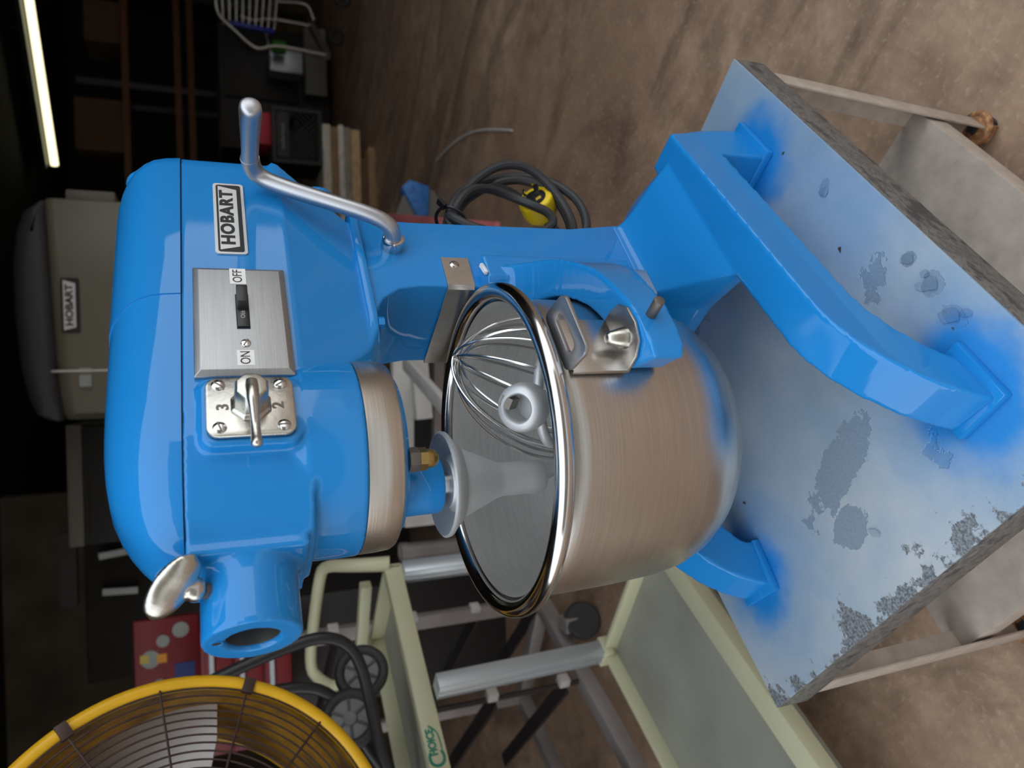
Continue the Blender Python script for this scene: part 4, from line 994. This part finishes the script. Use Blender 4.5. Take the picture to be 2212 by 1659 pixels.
    bput(MB().bar(a+V((0, 0, .09)), b_+V((0, 0, .09)), .34, .05), 'housing', 'darkgrey', root)
    for t in (.2, .8):
        p = a+(b_-a)*t; bput(MB().cyl(p+V((0, 0, .1)), V((p.x, p.y, 3.15)), .008, 8), 'hanging_rod', 'darkgrey', root)
    # --- pale frames glimpsed between head and bowl ---
    root = bthing('painted_trestle', 0, 2.7, 0, 'white painted metal trestle seen between the mixer head and the bowl', 'trestle')
    D = 2.6
    bput(MB().bar(AT(868, 740, D), AT(872, 1130, D+.3), .05, .075), 'top_rail', 'white', root, bevel=.003)
    bput(MB().bar(AT(900, 730, D), AT(915, 905, D), .04, .06), 'lower_rail', 'white', root, bevel=.003)
    bput(MB().bar(AT(874, 780, D-.08), AT(1010, 935, D-.5), .065, .02, (0, .3, 1)), 'slanting_board', 'white', root, bevel=.003)
    bput(MB().bar(AT(946, 740, D+.2), AT(946, 1000, D+.2), .04, .04), 'cross_bar', 'rackalu', root)
    for px, py in ((872, 760), (872, 1120)):
        p = AT(px, py, D+.05); bput(MB().box(p.x-.03, p.x+.03, p.y-.02, p.y+.02, 0, p.z), 'leg', 'white', root)
    a, b_ = AT(870, 1193, 2.9), AT(1010, 1178, 2.9)
    root = bthing('steel_pipe', a.x, 2.9, 0, 'grey steel pipe standing behind the splash disc', 'pipe')
    bput(MB().cyl(V((a.x, 2.9, 0)), V((a.x, 2.9, a.z)), .034, 20), 'pipe', 'rackalu', root)
    bput(MB().lathe([(.034, -.01), (.038, -.01), (.038, .02), (.034, .02)], (a.x, 2.9, a.z-.01), (0, 0, 1), 20, closed=True), 'pipe_collar', 'rackalu', root)
    # --- red plastic stool under the rack, blue stand, red board ---
    p = AH(925, 1330, .25)
    root = bthing('red_stool', p.x, p.y+.4, 0, 'low red stool behind the pan rack', 'stool')
    bput(MB().box(p.x-.16, p.x+.16, p.y+.3, p.y+.6, .33, .36), 'stool_top', 'red', root, bevel=.01)
    for sx in (-.13, .13):
        for sy in (.33, .57): bput(MB().box(p.x+sx-.02, p.x+sx+.02, p.y+sy-.02, p.y+sy+.02, 0, .33), 'leg', 'red', root)
    root = bthing('long_bench_board', .6, 3.0, 0, 'faded red and white board on trestle legs beside the blue column', 'board')
    a, b_ = AT(840, 476, 3.3), AT(1075, 499, 2.35)
    bput(MB().bar(a, b_, .06, .02), 'board_top', 'redwhite', root, bevel=.002)
    bput(MB().bar(V((a.x-.06, a.y, 0)), a+V((-.06, 0, -.01)), .04, .04), 'leg', 'white', root)
    bput(MB().bar(V((b_.x-.06, b_.y, 0)), b_+V((-.06, 0, -.01)), .04, .04), 'leg', 'white', root)
    root = bthing('jack_stand', 1.0, 3.75, 0, 'chipped blue steel stand with a grey splayed base on the floor beyond the column', 'stand')
    D = 3.75; c = AH(905, 470, .02)
    tip = AT(880, 392, D)
    m = MB(); pts = [AT(868, 402, D), AT(885, 388, D), AT(928, 402, D), AT(925, 470, D), AT(908, 476, D)]
    m.loft([[p for p in pts], [p+V((-.02, .05, 0)) for p in pts]])
    bput(m, 'stand_head', 'oldblue', root, bevel=.004)
    m = MB(); pts = [AT(872, 420, D+.02), AT(848, 480, D+.02), AT(985, 480, D+.02), AT(935, 410, D+.02)]
    m.loft([pts, [p+V((0, .03, 0)) for p in pts]])
    bput(m, 'stand_base', 'greysheet', root)
    # pale wire left lying on the floor
    w = [AH(x, y, .004) for x, y in ((943, 347), (965, 322), (990, 300), (1020, 284), (1050, 280), (1080, 280), (1106, 282))]
    bput(MB().tube(w, .0045, 6, 2), 'bent_wire', 'white', None, 'pale curved wire lying on the concrete floor', 'wire')
    # tan block wall pier far left
    m = MB(); m.box(-4.9, -1.0, 9.0, 9.2, 0, 3.6); bput(m, 'wall_inner', 'tanwall', kind='structure')
backroom()
